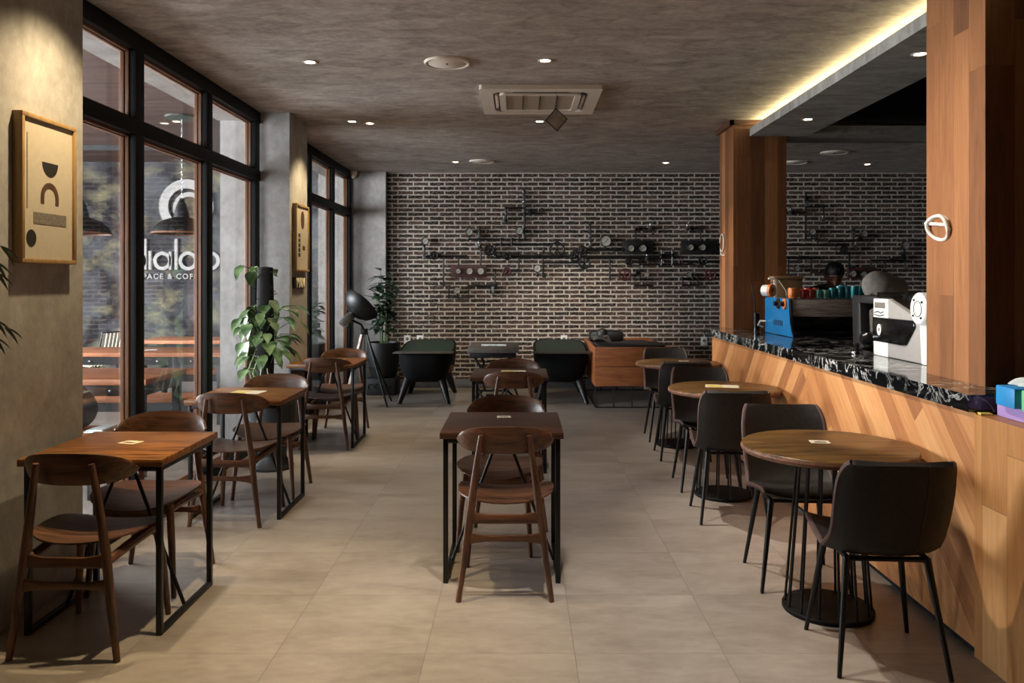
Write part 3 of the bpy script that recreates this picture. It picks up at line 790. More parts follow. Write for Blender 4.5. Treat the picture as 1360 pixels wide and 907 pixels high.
for k, (ty, tz) in enumerate([(3.02, 1.63), (2.98, 1.57), (3.03, 1.53), (3.02, 1.35), (3.05, 1.32), (2.98, 1.29), (2.7, 1.75), (2.0, 1.6), (1.9, 1.4)]):
    tip = Vector((-1.965+rn.uniform(-.02, .01)-0.02*(k > 5), ty, tz))-Vector(pp.location)
    b = Vector((0, 0, .33)); c = Vector((tip.x*.6, tip.y*.45, tip.z+.12))
    P = [b.lerp(c, i/6).lerp(c.lerp(tip, i/6), i/6) for i in range(7)]
    MB().tube(P[:6], [.006, .005, .005, .004, .003, .002], 6).build('stem', M['stem'], pp)
    for i in range(3, 7):
        for s in (-1, 1): leaf(f, P[i], (tip-c)+Vector((s*.02, 0, s*.05-.03)), .11, .018, .25, heart=False)
f.build('foliage', M['leaf2'], pp); st.bm.free()

# ------------------------------------------------------------------ tripod lamp
tl = thing('tripod_lamp', 'studio lamp with black dish on a wood and steel tripod in the far left corner', 'lamp', (-1.86, 9.6, 0))
hub = Vector((0, 0, .89))
d = Vector((.57, .42, .69)).normalized(); dc = Vector((-.04, 0, 1.2))
q = d.to_track_quat('Z', 'Y').to_matrix().to_4x4(); Mt = Matrix.Translation(dc)@q
MB().lathe([(.03, -.15), (.1, -.135), (.18, -.085), (.225, -.02), (.235, .03), (.23, .03), (.21, -.02), (.1, -.12), (.03, -.13)], 36, Mt, caps=False).build('dish', M['black'], tl)
MB().lathe([(.002, -.33), (.048, -.33), (.052, -.3), (.052, -.17), (.03, -.14), (.002, -.14)], 20, Mt).build('lamp_housing', M['steel'], tl)
MB().sphere(Vector(dc)-d*.09, .05, 8).build('bulb', M['white'], tl)
MB().tube([hub, hub+Vector((-.03, -.03, .08)), dc-d*.22], .014, 8).box(-.04, .04, -.04, .04, .85, .92, .008).build('yoke', M['black'], tl)
def bar2(mb, a, b, w, t):
    a, b = Vector(a), Vector(b); dd = (b-a).normalized(); Mx = Matrix.Translation(a)@dd.to_track_quat('Z', 'Y').to_matrix().to_4x4()
    return mb.box(-w/2, w/2, -t/2, t/2, 0, (b-a).length, .002, Mx)
g = MB(); bar2(g, (-.02, 0, .86), (-.2, -.18, .0), .045, .03); g.build('timber_leg', M['birch'], tl)
MB().tube([(.02, -.02, .87), (.27, .35, .0)], [.014, .012], 8).build('leg', M['black'], tl)
MB().tube([(.03, -.01, .87), (.3, -.14, .0)], [.014, .012], 8).build('leg', M['black'], tl)
MB().tube([(0, 0, .86), (.0, .05, .45), (.14, .16, .42), (.27, .35, .08)], .004, 5).build('cord', M['black'], tl)

# ------------------------------------------------------------------ drum armchairs, treadle table, wooden sofa
def drum_chair():
    r = thing('drum_armchair', '', 'armchair')
    def outline(k, w, d, n=44):
        out = []
        for i in range(n):
            a = 2*PI*i/n; c, s = math.cos(a), math.sin(a); e = 2/3.6
            out.append((w*math.copysign(abs(c)**e, c), d*math.copysign(abs(s)**e, s)))
        return out
    def rim(y): return .615+.09*min(1, max(0, (y+.2)/.7))
    def loft(levels, th, name, m):
        t = MB(); bm = t.bm; rings = []
        for w, d, z, top in levels:
            rings.append([bm.verts.new((x, y, rim(y)+z if top else z)) for x, y in outline(0, w, d)])
        for a, b in zip(rings, rings[1:]):
            for i in range(len(a)): bm.faces.new((a[i], a[(i+1) % len(a)], b[(i+1) % len(a)], b[i]))
        bm.faces.new(rings[0][::-1]); 
        if th: bm.faces.new(rings[-1])
        t.build(name, m, r, angle=50)
    loft([(.2, .38, .25, 0), (.275, .48, .29, 0), (.32, .535, .4, 0), (.335, .555, .52, 0), (.34, .56, 0, 1), (.325, .545, .004, 1), (.318, .538, -.01, 1)], False, 'shell', M['drum'])
    loft([(.316, .536, .0, 1), (.31, .53, -.05, 1), (.27, .47, .38, 0), (.2, .4, .35, 0)], True, 'lining', M['darkgreen'])
    MB().box(-.36, .36, -.6, -.4, .617, .632, .004).build('tray', M['stonegrey'], r)
    MB().box(.2, .322, -.36, .1, .36, .47, .03).build('side_panel', M['tan'], r)
    for sx in (-1, 1):
        for sy in (-1, 1):
            MB().tube([(sx*.19, sy*.34, .34), (sx*.3, sy*.5, 0)], [.06, .028], 10).build('leg', M['black'], r)
    return r
dc0 = drum_chair(); dc0.location = (-1.16, 10.2, 0); dc0['label'] = 'black tub armchair with green lining in the far left, near the corner plant'; dc0['group'] = 'black tub armchairs'
dup(dc0, (.515, 10.2, 0), 0, 'black tub armchair with green lining right of centre, against the wooden sofa')
tt = thing('treadle_table', 'small dark table with stone top and cast iron treadle legs by the brick wall', 'table', (-.31, 9.85, 0))
MB().box(-.3, .3, -.58, .5, .655, .70, .006).build('tabletop', M['stonegrey'], tt)
MB().box(-.27, .27, -.54, .46, .60, .6545, .003).build('apron', M['black'], tt)
for sy in (-.42, .36):
    mb = MB()
    for s in (-1, 1):
        mb.tube([(s*.22, sy, .6), (s*.14, sy, .45), (s*.2, sy, .28), (s*.13, sy, .12), (s*.25, sy, .0)], [.016, .013, .013, .014, .018], 8)
        mb.tube(arc((s*.09, sy, .36), .055, 0, 2*PI, 14), .008, 6)
    mb.tube([(-.16, sy, .2), (.16, sy, .2)], .012, 8).tube([(-.15, sy, .46), (.15, sy, .46)], .01, 8)
    mb.build('leg_frame', M['iron'], tt)
MB().box(-.1, .1, -.06, .02, .08, .1, .004).tube([(0, -.42, .2), (0, .36, .2)], .012, 8).build('treadle', M['iron'], tt)
tg = tag(MB().tube([(-.46, 9.70, .713), (-.16, 9.68, .713)], .012, 10).build('paper_roll', M['tissue']), 'thin white paper roll lying on the dark treadle table', 'paper')

sf = thing('wooden_sofa', 'low sofa boxed in brown planks on black wire legs with black cushions', 'sofa', (1.3, 10.2, 0))
x0, x1, y0, y1 = -.42, .46, -.81, .74
for z0, z1 in ((.257, .482), (.488, .715)): MB().box(x0, x1, y0, y0+.03, z0, z1, .003).build('front_plank', M['bench'], sf)
for x, n in ((x0, 'side_panel'), (x1-.03, 'side_panel')): MB().box(x, x+.03, y0+.031, y1, .257, .715, .003).build(n, M['bench'], sf)
MB().box(x0+.031, x1-.031, y1-.03, y1, .257, .715, .003).build('back_panel', M['bench'], sf)
MB().box(x0+.031, x1-.031, y0+.031, y1-.031, .257, .28).build('base_board', M['bench'], sf)
MB().box(x0+.04, x1-.04, y0+.04, y0+.55, .281, .745, .03).build('cushion', M['leather'], sf)
MB().box(x0+.04, x1-.04, y0+.56, y1-.04, .281, .69, .03).build('cushion', M['leather'], sf)
MB().box(x0+.05, x0+.5, y1-.36, y1-.1, .69, .83, .05).build('bolster', M['leather'], sf)
mb = MB()
for y in (y0+.02, y1-.03):
    mb.tube([(x0+.01, y, .007), (x1-.01, y, .007)], .007, 8)
    for k in range(5): mb.tube([(x0+.01+k*.215, y, .007), (x0+.01+k*.215, y, .257)], .007, 8)
for x in (x0+.01, x1-.01): mb.tube([(x, y0+.02, .007), (x, y1-.03, .007)], .007, 8)
mb.build('wire_base', M['black'], sf)
bg = thing('draped_cloth', 'grey cloth with a round black cap lying on the wooden sofa corner', 'cloth', (1.0, 9.93, .745))
def drape(u, v): return (-.1+.22*u, -.2+.5*v, .02+.05*math.sin(u*5+v*3)*.5+.05*math.exp(-((u-.5)**2+(v-.5)**2)*8))
MB().sheet(drape, 10, 14, .012).build('cloth', M['greycloth'], bg)
MB().lathe([(.002, 0), (.07, 0), (.072, .03), (.05, .07), (.002, .085)], 18, Matrix.Translation((.03, .05, .075))).build('cap', M['leather'], bg)

# ------------------------------------------------------------------ sockets and cable loops
def socket(lab, px, py):
    x, y, z = at(px, py, YB); r = thing('wall_socket', lab, 'socket', (x, YB, z), 0, 'white wall sockets')
    MB().box(-.045, .045, -.012, -.0, -.06, .06, .003).build('plate', M['white'], r)
    MB().lathe([(.002, 0), (.022, 0), (.022, .003), (.002, .003)], 16, Matrix.Translation((0, -.012, .01))@Matrix.Rotation(PI/2, 4, 'X')).build('outlet', M['grey_ink'], r)
    return r
socket('white wall socket on the brick wall beside the counter end', 935, 453)
socket('white wall socket on the brick wall over the left tub armchair, left one', 541, 451)
socket('white wall socket on the brick wall over the left tub armchair, right one', 558, 451)
socket('white wall socket on the brick wall above the right tub armchair', 749, 451)
def loop(lab, x, y, z, r_, pts, m):
    r = thing('cable_loop', lab, 'cable', (x, y, z)); MB().tube(pts, r_, 8).build('cable', m, r); return r
P = [(-.012+.01*math.sin(k*.6), .095*math.cos(k*.35), .058*math.sin(k*.35)+.012*math.cos(k*.35)) for k in range(27)]
P += [(-.008, .13, .03)]; loop('coil of white cable stuck to the near timber pillar', 2.014, 3.83, 1.75, .009, P, M['cable'])
P = [(-.012, .0+.075*math.cos(k*.4), .085*math.sin(k*.4)) for k in range(15)]+[(-.01, .04, -.12), (-.01, -.1, -.13)]
loop('small loop of white cable on the far timber pillar', 2.012, 7.92, 1.87, .007, P, M['cable'])

# ------------------------------------------------------------------ steampunk pipework on the brick wall
ST = .055
class Pipes:
    def __init__(self, label, loc, ox, oy, sc):
        self.r = thing('pipe_sculpture', label, 'wall sculpture', loc, 0, 'industrial pipe sculptures'); self.o = Vector(loc); self.k = (ox, oy, sc)
    def P(self, a, b, dy=ST):
        x, y, z = at(self.k[0]+a/self.k[2], self.k[1]+b/self.k[2], YB-ST); return Vector((x, YB-dy, z))-self.o
    def pipe(self, pts, r=.014, m='iron', dy=ST):
        mb = MB(); Q = [self.P(*p, dy) for p in pts]
        mb.tube(Q, r, 8)
        for p in Q: mb.sphere(p, r*1.45, 5)
        mb.build('pipe', M[m], self.r)
    def gauge(self, a, b, px):
        rad = px/self.k[2]*.0105; c = self.P(a, b, ST+.02); Mx = Matrix.Translation(c)@Matrix.Rotation(PI/2, 4, 'X')
        g = MB().lathe([(.002, -.03), (rad*.8, -.03), (rad, -.02), (rad*1.06, .02), (rad*.94, .026), (rad*.9, .016)], 24, Mx, caps=False).build('gauge', M['iron'], self.r)
        MB().lathe([(.002, .014), (rad*.92, .014), (rad*.92, .017), (.002, .017)], 24, Mx).build('dial', M['dial'], g)
        n = MB(); bar2(n, c+Vector((-rad*.35, -.02, -rad*.4)), c+Vector((rad*.4, -.02, rad*.45)), .006, .004); n.build('needle', M['ink'], g)
    def wheel(self, a, b, px, m='iron'):
        rad = px/self.k[2]*.0105; c = self.P(a, b, ST+.045); mb = MB()
        mb.tube(arc(c, rad, 0, 2*PI*(1-1/20), 19), .013, 7, closed=True)
        for k in range(5):
            an = k*2*PI/5+.3; mb.tube([c, c+Vector((rad*math.cos(an), 0, rad*math.sin(an)))], .008, 6)
        mb.sphere(c, .022, 6).tube([c, c+Vector((0, .05, 0))], .012, 6)
        mb.build('valve_wheel', M[m], self.r)
    def tap(self, a, b, m='chrome'):
        c = self.P(a, b); mb = MB()
        mb.box(c.x-.022, c.x+.022, c.y-.025, c.y+.02, c.z-.035, c.z+.03, .006).tube([c+Vector((0, 0, .03)), c+Vector((0, 0, .06))], .01, 7).tube([c+Vector((-.03, 0, .065)), c+Vector((.03, 0, .065))], .008, 7)
        mb.build('tap', M[m], self.r)
    def flange(self, a, b, m='iron'):
        c = self.P(a, b); mb = MB()
        mb.lathe([(.002, -.02), (.035, -.02), (.035, -.008), (.022, -.008), (.022, .008), (.035, .008), (.035, .02), (.002, .02)], 14, Matrix.Translation(c)@Matrix.Rotation(PI/2, 4, 'Y'))
        mb.build('flange', M[m], self.r)
    def board(self, a0, a1, b0, b1, m, gs):
        p, q = self.P(a0, b1), self.P(a1, b0)
        MB().box(p.x, q.x, p.y-.01, p.y+.05, p.z, q.z, .006).build('gauge_board', M[m], self.r)
        for a, b, g in gs: self.gauge(a, b, g)
    def wall_tie(self, a, b):
        c = self.P(a, b); MB().tube([c, c+Vector((0, ST-.002, 0))], .009, 6).build('bracket', M['iron'], self.r)
A = Pipes('black pipework with gauges on the brick wall, left half with an oxblood gauge board', (-.9, YB, 1.6), 500, 220, 4.123)
A.pipe([(262, 490), (262, 440)]); A.gauge(267, 413, 19); A.pipe([(262, 495), (490, 495)]); A.tap(262, 500); A.wheel(318, 492, 19); A.flange(345, 495)
A.pipe([(368, 500), (368, 655), (400, 662)], .012, 'galv'); A.pipe([(397, 660), (397, 722), (505, 722), (505, 657), (650, 657)], .012, 'galv'); A.gauge(443, 683, 18); A.pipe([(443, 702), (443, 722)], .01)
A.pipe([(650, 580), (650, 657)], .011, 'galv'); A.flange(655, 660); A.pipe([(625, 668), (625, 690), (690, 690)], .01); A.tap(640, 690)
A.board(408, 603, 542, 610, 'boardred', [(448, 578, 15), (510, 578, 18), (571, 578, 19)])
A.pipe([(450, 497), (450, 545)], .01); A.pipe([(571, 410), (571, 545)], .011, 'galv'); A.gauge(508, 363, 20)
A.pipe([(508, 383), (508, 403), (690, 403)]); A.pipe([(565, 335), (565, 410)], .012); A.tap(560, 385); A.tap(560, 440, 'chrome'); A.wheel(618, 465, 25); A.pipe([(571, 465), (650, 465)], .01)
A.pipe([(653, 497), (653, 432), (915, 432), (915, 470)]); A.pipe([(653, 497), (1110, 497)], .022); A.pipe([(683, 403), (683, 432)], .016, 'galv'); A.pipe([(742, 403), (742, 432)], .016, 'galv')
A.pipe([(742, 403), (810, 403), (810, 140)], .013, 'galv'); A.gauge(782, 358, 20); A.pipe([(782, 378), (782, 403)], .01); A.tap(806, 160); A.tap(806, 215)
A.pipe([(810, 232), (710, 232), (710, 300)]); A.tap(710, 255); A.tap(700, 300); A.pipe([(810, 258), (905, 262), (905, 235)], .011); A.flange(845, 256); A.wheel(845, 256, 13)
A.wheel(988, 460, 38); A.flange(718, 497); A.flange(880, 497); A.wheel(718, 497, 17); A.pipe([(780, 500), (780, 577), (700, 577)], .011, 'galv'); A.wheel(715, 580, 19, 'wheelred')
A.gauge(880, 563, 20); A.pipe([(880, 583), (880, 602), (913, 602), (913, 500)], .013, 'galv'); A.pipe([(913, 530), (1110, 530)], .012); A.flange(918, 602)
for p in ((300, 495), (700, 497), (1000, 497), (600, 403), (810, 300), (450, 722), (705, 232)): A.wall_tie(*p)
MBc = MB(); pts = [A.P(345, 640, .02)]
for i in range(1, 70):
    t = i/69; c = A.P(345-70*t+26*math.cos(t*24), 640+250*t+8*math.sin(t*48), .015+.006*math.sin(t*30)); pts.append(c)
MBc.tube(pts, .004, 5).build('curly_cable', M['iron'], A.r)
B = Pipes('black pipework with gauges on the brick wall, right half with two black gauge boards', (1.0, YB, 1.6), 740, 220, 4.123)
B.pipe([(82, 500), (570, 500)], .024); B.pipe([(450, 517), (560, 517)], .015, 'galv'); B.wheel(98, 495, 27); B.wheel(135, 462, 20); B.wheel(147, 535, 28); B.pipe([(150, 460), (360, 460)], .018)
B.pipe([(180, 325), (180, 458)], .012, 'galv'); B.tap(180, 385); B.tap(182, 430); B.gauge(265, 413, 30); B.pipe([(262, 440), (262, 460)], .012); B.flange(322, 460, 'galv')
B.board(358, 525, 410, 484, 'boardblk', [(403, 453, 18), (468, 453, 20)]); B.pipe([(430, 412), (430, 345), (525, 345), (525, 375)], .012); B.flange(455, 346); B.tap(510, 340)
B.board(680, 880, 410, 486, 'boardblk', [(727, 448, 18), (793, 448, 18)]); B.pipe([(785, 412), (785, 345), (710, 345)], .012, 'galv'); B.flange(740, 343); B.tap(712, 345)
B.pipe([(572, 465), (572, 540)], .014, 'chrome'); B.pipe([(630, 465), (630, 540)], .014, 'chrome'); B.pipe([(572, 490), (630, 490)], .018)
B.pipe([(453, 625), (453, 540), (742, 540), (742, 620)], .012); B.wheel(368, 597, 30, 'wheelred'); B.pipe([(288, 500), (288, 625)], .012, 'galv'); B.pipe([(290, 600), (425, 600), (425, 655), (520, 655), (520, 625), (453, 622)], .012)
B.gauge(487, 597, 14); B.flange(440, 585); B.flange(390, 525); B.wheel(390, 525, 16); B.gauge(718, 597, 14); B.pipe([(687, 620), (687, 655), (770, 655), (770, 600)], .012); B.pipe([(687, 620), (745, 620)], .02)
B.wheel(835, 600, 27, 'wheelred'); B.pipe([(770, 600), (900, 600)], .012); B.pipe([(690, 525), (900, 525)], .016); B.wheel(793, 522, 20); B.pipe([(570, 500), (680, 500)], .012); B.tap(490, 510)
for p in ((200, 500), (500, 500), (290, 600), (740, 525), (840, 600), (600, 540), (430, 350), (785, 350)): B.wall_tie(*p)
D = Pipes('dim pipework with gauges on the brick wall behind the bar', (4.4, YB, 1.6), 1040, 240, 5.67)
D.k = (1040, 240, 5.67)
D.pipe([(172, 95), (172, 437), (250, 437)], .013); D.pipe([(172, 197), (305, 197), (305, 300)], .013); D.tap(178, 175); D.tap(300, 295); D.pipe([(-10, 240), (172, 240)], .012); D.flange(70, 240); D.tap(55, 240); D.flange(178, 130)
D.gauge(215, 385, 26); D.pipe([(215, 412), (215, 437)], .01); D.pipe([(-60, 485), (400, 485), (400, 545), (500, 545), (500, 660)], .016); D.pipe([(262, 455), (262, 485)], .014, 'galv'); D.pipe([(348, 485), (348, 455), (530, 455), (530, 370)], .014)
D.tap(545, 495); D.tap(530, 400); D.gauge(605, 400, 25); D.flange(580, 440); D.wheel(450, 520, 26); D.pipe([(-60, 580), (300, 580)], .018); D.flange(130, 580); D.pipe([(40, 580), (40, 700)], .012); D.gauge(100, 662, 20); D.pipe([(212, 590), (212, 693), (330, 693)], .012, 'galv')
D.board(490, 700, 655, 735, 'boardred', [(520, 700, 25), (600, 705, 23), (680, 705, 22)]); D.pipe([(665, 660), (665, 600), (915, 600), (915, 510)], .014); D.pipe([(770, 600), (770, 650)], .012, 'galv'); D.gauge(915, 487, 30); D.tap(925, 650); D.pipe([(920, 600), (920, 640)], .01); D.flange(820, 598); D.flange(905, 570)
for p in ((172, 150), (172, 400), (300, 485), (100, 580), (800, 600), (450, 455)): D.wall_tie(*p)
# ------------------------------------------------------------------ espresso machine on the counter
CT = 1.0405
em = thing('espresso_machine', 'blue sided espresso machine with weathered wood back panel on the black counter', 'coffee machine', (2.2, 6.75, CT))
prof = [(.34, .003), (.34, .3), (.31, .31), (-.27, .31), (-.285, .29), (-.29, .2), (-.305, .12), (-.34, .05), (-.38, .003)]     # (y, z)
for x0, x1 in ((-.03, .0), (.66, .69)):
    MB().prism(prof, x0, x1, 'x', .004).build('side_panel', M['blue'] if x0 < 0 else M['gloss'], em)
mb = MB().tube([(-.016, y, z) for y, z in ((-.285, .305), (-.294, .2), (-.309, .12), (-.344, .05), (-.385, .012))], .011, 7); mb.build('edge_trim', M['gloss'], em)
MB().box(0, .66, -.25, .31, .0505, .285, .006).build('body', M['gloss'], em)
MB().box(.0, .66, -.29, -.25, .165, .30, .004).build('back_panel', M['birch'], em)
MB().box(.0, .66, -.33, -.2, .004, .05, .004).build('drip_tray', M['gloss'], em)
MB().box(.0, .66, -.285, .31, .30, .31, .003).build('cup_tray', M['steel'], em)
mb = MB()
for k in range(9): mb.box(-.0315, -.0302, -.14+k*.028, -.128+k*.028, .08, .125, M=Matrix.Shear('XY', 4, (0, 0)))
mb.build('vent_slot', M['ink'], em)
for y, z in ((-.24, .235), (-.26, .09), (.05, .22), (.28, .22), (.28, .06)):
    MB().lathe([(.002, 0), (.009, 0), (.009, .003), (.002, .004)], 10, Matrix.Translation((-.03, y, z))@Matrix.Rotation(-PI/2, 4, 'Y')).build('screw', M['steel'], em)
for y in (-.04, -.2):
    k = MB().lathe([(.002, 0), (.045, 0), (.045, .012), (.002, .014)], 20, Matrix.Translation((-.03, y, .265))@Matrix.Rotation(-PI/2, 4, 'Y')).build('knob', M['ink'] if y > -.1 else M['orange'], em)
    MB().lathe([(.002, .0), (.02, .0), (.02, .03), (.002, .032)], 16, Matrix.Translation((-.043, y, .265))@Matrix.Rotation(-PI/2, 4, 'Y')).build('knob_cap', M['ink'], k)
for x in (.08, .58):
    for y in (-.1, .26): MB().lathe([(.002, 0), (.025, 0), (.02, .049), (.002, .049)], 14, Matrix.Translation((x, y, 0))).build('foot', M['steel'], em)
MB().tube([(-.03, .3, .1), (-.075, .33, .1), (-.085, .36, .06), (-.04, .36, .045)], .008, 7).build('steam_hose', M['cable'], em)
gh = thing('tape_roll', 'white cylinder with an orange ring lying behind the blue machine panel', 'roll', (2.21, 7.0, CT+.312))
RX = Matrix.Rotation(PI/2, 4, 'Y')@Matrix.Identity(4)
RZ = Matrix.Rotation(-.9, 4, 'Z')@RX
MB().lathe([(.03, -.09), (.05, -.09), (.05, .0), (.03, .0)], 22, Matrix.Translation((0, 0, .056))@RZ, caps=False).lathe([(.002, -.088), (.03, -.088)], 18, Matrix.Translation((0, 0, .056))@RZ, caps=False).build('cylinder', M['white'], gh)
MB().lathe([(.022, 0), (.056, 0), (.056, .025), (.022, .025), (.022, 0)], 26, Matrix.Translation((0, 0, .056))@Matrix.Rotation(-.9, 4, 'Z')@Matrix.Rotation(-PI/2, 4, 'Y'), caps=False).build('ring', M['orange'], gh)
# cups on top of the machine
def cup(m, lab, x, y, s, h, a, grp):
    r = thing('coffee_cup', lab, 'cup', (x, y, CT+.311), a, grp)
    MB().lathe([(.002, 0), (.022*s, 0), (.029*s, .1*h), (.032*s, .4*h), (.031*s, h), (.027*s, h), (.027*s, .4*h), (.024*s, .14*h), (.002, .12*h)], 22).build('bowl', M[m], r)
    MB().tube([(.029*s, 0, .82*h), (.045*s, 0, .8*h), (.052*s, 0, .55*h), (.045*s, 0, .3*h), (.029*s, 0, .27*h)], .0048*s, 7).build('handle', M[m], r)
    return r
def mx(px, Y): return (px-VX)*Y/F
CUPS = [('orange', 1053, 6.5, 1.25, .085, 3.6, 'large orange cup at the left end of the cups'),
 ('red', 1067, 6.5, .9, .075, 3.0, 'red cup next to the orange cup, front row'), ('red', 1077, 6.5, .9, .075, 2.7, 'red cup between another red cup and the mint cups, front row'),
 ('red', 1072, 6.62, .9, .085, 2.9, 'red cup in the second row, nearer the orange cup'), ('red', 1083, 6.62, .9, .085, 2.9, 'red cup in the second row, nearer the mint cups'),
 ('mint', 1086.5, 6.5, .9, .07, 3.6, 'pale mint cup next to the red cups'), ('mint', 1096, 6.5, .9, .07, 2.9, 'pale mint cup touching the first teal cup'),
 ('teal', 1105.5, 6.5, .9, .085, 3.5, 'teal cup next to the mint cups, front row'), ('teal', 1115, 6.5, .9, .1, 3.9, 'tall teal cup second from the mint cups, front row'), ('teal', 1124.5, 6.5, .9, .1, 3.9, 'tall teal cup third from the mint cups, front row'),
 ('teal', 1135, 6.56, .95, .1, 1.2, 'tall teal cup left of the grey fork of the grinder'), ('teal', 1146, 6.58, .95, .1, 1.0, 'rightmost tall teal cup, above the grey fork of the grinder'),
 ('teal', 1118, 6.66, .95, .105, 1.0, 'teal cup in the second row behind the tall front cups')]
for m, px, Y, s_, h, a, lab in CUPS: cup(m, lab, mx(px, Y), Y, s_, h, 4.3 if Y < 6.6 else 1.5, 'coffee cups on the espresso machine')
# small things beside the machine
kb = thing('kraft_box', 'brown kraft box standing behind the espresso machine', 'box', (2.47, 7.40, CT))
MB().box(-.135, .12, -.06, .06, .0, .47, .003).build('carton', M['kraft'], kb)
MB().box(-.145, .13, -.07, .07, .4705, .495, .003).build('lid', M['kraft'], kb)
MB().tube([(-.1, -.064, .46), (-.03, -.068, .36), (-.03, -.068, .15)], .006, 6).build('cord_handle', M['rattan'], kb)
mr = thing('card_stand', 'narrow pale stand with dark dots beside the kraft box', 'stand', (2.315, 7.26, CT))
MB().box(-.012, .012, -.02, .02, 0, .48, .002).box(-.06, .012, -.02, .02, .465, .48, .002).build('frame', M['offwhite'], mr)
mb = MB()
for k in range(5): mb.sphere((-.03, -.01, 0.44-k*.035), .008, 5)
mb.tube([(-.03, -.01, .465), (-.03, -.01, .28)], .002, 4); mb.build('beads', M['ink'], mr)
pn = thing('brush_handle', 'thin black brush handle sticking up at the left of the machine', 'brush', (2.15, 7.27, CT))
MB().lathe([(.002, 0), (.03, 0), (.034, .16), (.03, .16), (.026, .01), (.002, .01)], 16).build('holder', M['gloss'], pn)
MB().tube([(0, 0, .01), (-.02, 0, .26), (-.045, 0, .42)], [.006, .006, .004], 7).build('handle', M['black'], pn)

# ------------------------------------------------------------------ white grinder
gr = thing('coffee_grinder', 'large white and grey coffee grinder with black panel and round white cap', 'coffee grinder', (2.19, 4.6, CT))
body = [(.35, 0), (.35, .345), (.15, .345), (-.1, .27), (-.3, .27), (-.36, .2), (-.40, .0)]
MB().prism(body, 0, .26, 'x', .012).build('body', M['grinder'], gr)
MB().prism([(.352, -.0), (.352, .347), (.155, .347), (.155, 0)], -.006, .266, 'x', .006).build('white_front', M['white'], gr)
MB().prism([(.354, .085), (.354, .235), (-.16, .235), (-.175, .2), (-.07, .09), (-.03, .085)], -.012, .272, 'x', .008).build('black_panel', M['gloss'], gr)
MB().prism([(-.24, 0), (-.22, .24), (-.42, .24), (-.48, 0)], -.008, .268, 'x', .008).build('rear_foot', M['white'], gr)
MB().prism([(.34, .3475), (.34, .385), (-.12, .385), (-.12, .29), (-.08, .29), (.14, .3475)], .01, .25, 'x', .006).build('hopper', M['smoked'], gr)
g = Matrix.Translation((-.012, .25, .16))@Matrix.Rotation(-PI/2, 4, 'Y')@Matrix.Diagonal((1, .8, 1, 1))
MB().lathe([(.012, 0), (.034, 0), (.034, .005), (.012, .005), (.012, 0)], 24, g, caps=False).build('emblem', M['white'], gr)
MB().tube([(-.008, .33, .262), (-.008, .28, .27), (-.008, .25, .26), (-.008, .21, .27)], .003, 5).tube([(-.008, .33, .25), (-.008, .26, .243), (-.008, .2, .252)], .0025, 5).build('script_mark', M['ink'], gr)
MB().box(-.0075, -.0062, .19, .33, .29, .325).build('grey_label', M['grey_ink'], gr)
dm = Matrix.Translation((-.06, -.31, .305))@Matrix.Rotation(PI/2, 4, 'Y')
MB().lathe([(.002, 0), (.08, 0), (.088, .008), (.088, .2), (.002, .2)], 36, dm).build('cap_cylinder', M['white'], gr)
MB().tube(arc((-.0615, -.31, .305), .042, 0, 2*PI*(1-1/24), 23, 'yz'), .0022, 5, closed=True).build('cap_ring', M['grey_ink'], gr)
for k in range(4):
    a = .9+k*PI/2; MB().sphere((-.061, -.31+.06*math.cos(a), .305+.06*math.sin(a)), .007, 6).build('screw', M['ink'], gr)
MB().prism([(.63, .0), (.72, .03), (.74, .36), (.36, .36), (.36, .31), (.62, .31), (.60, .12), (.55, .03)], .02, .2, 'x', .01).build('portafilter_fork', M['leather'], gr)
MB().prism([(.37, .06), (.48, .06), (.5, .27), (.43, .29), (.37, .28)], .03, .15, 'x', .01).build('spout', M['greycloth'], gr)
MB().lathe([(.002, 0), (.045, 0), (.05, .03), (.03, .05), (.002, .05)], 18, Matrix.Translation((.02, .47, .09))@Matrix.Rotation(-PI/2, 4, 'Y')).build('dosing_knob', M['gloss'], gr)
tp = thing('tamper', 'small dark tamper with white label beside the grinder', 'tamper', (2.1, 4.98, CT))
MB().lathe([(.002, 0), (.03, 0), (.03, .02), (.012, .03), (.018, .06), (.002, .072)], 18).build('handle', M['gloss'], tp)
MB().box(-.031, -.0285, -.014, .014, .004, .016).build('label', M['white'], tp)

# ------------------------------------------------------------------ tissue boxes on the lower ledge
LZ = .9655
def tbox(name, lab, x, y, z, sx, sy, sz, m, a, tiss):
    r = thing(name, lab, 'tissue box', (x, y, z), a, 'tissue boxes on the counter end')
    MB().box(-sx/2, sx/2, -sy/2, sy/2, 0, sz, .006).build('carton', M[m], r)
    if tiss:
        def f(u, v): p = 2*u-1; q = 2*v-1; return (p*.05+.008*math.sin(q*7), q*.075, sz+.004+.03*(1-abs(p)**1.5)*(.7+.3*math.sin(5*q+p*3)))
        MB().sheet(f, 12, 14, .003).build('tissue', M['tissue'], r)
    return r
tbox('tissue_box', 'lilac tissue box under the blue one at the right photo edge', 1.99, 2.93, LZ, .22, .46, .052, 'purple', 0, False)
tbox('tissue_box', 'blue tissue box with tissues pulled out, stacked on the lilac box', 1.945, 3.045, LZ+.053, .2, .13, .076, 'cyan', R(-3), True)
tbox('tissue_box', 'green tissue box at the very right photo edge on the lilac box', 1.945, 2.87, LZ+.053, .2, .16, .078, 'green', R(3), False)
nb = thing('note_pad', 'cream pad lying on the ledge left of the lilac box', 'notepad', (1.848, 3.185, LZ), R(-10))
MB().box(-.022, .022, -.022, .022, 0, .008, .001).build('pages', M['yellow'], nb)

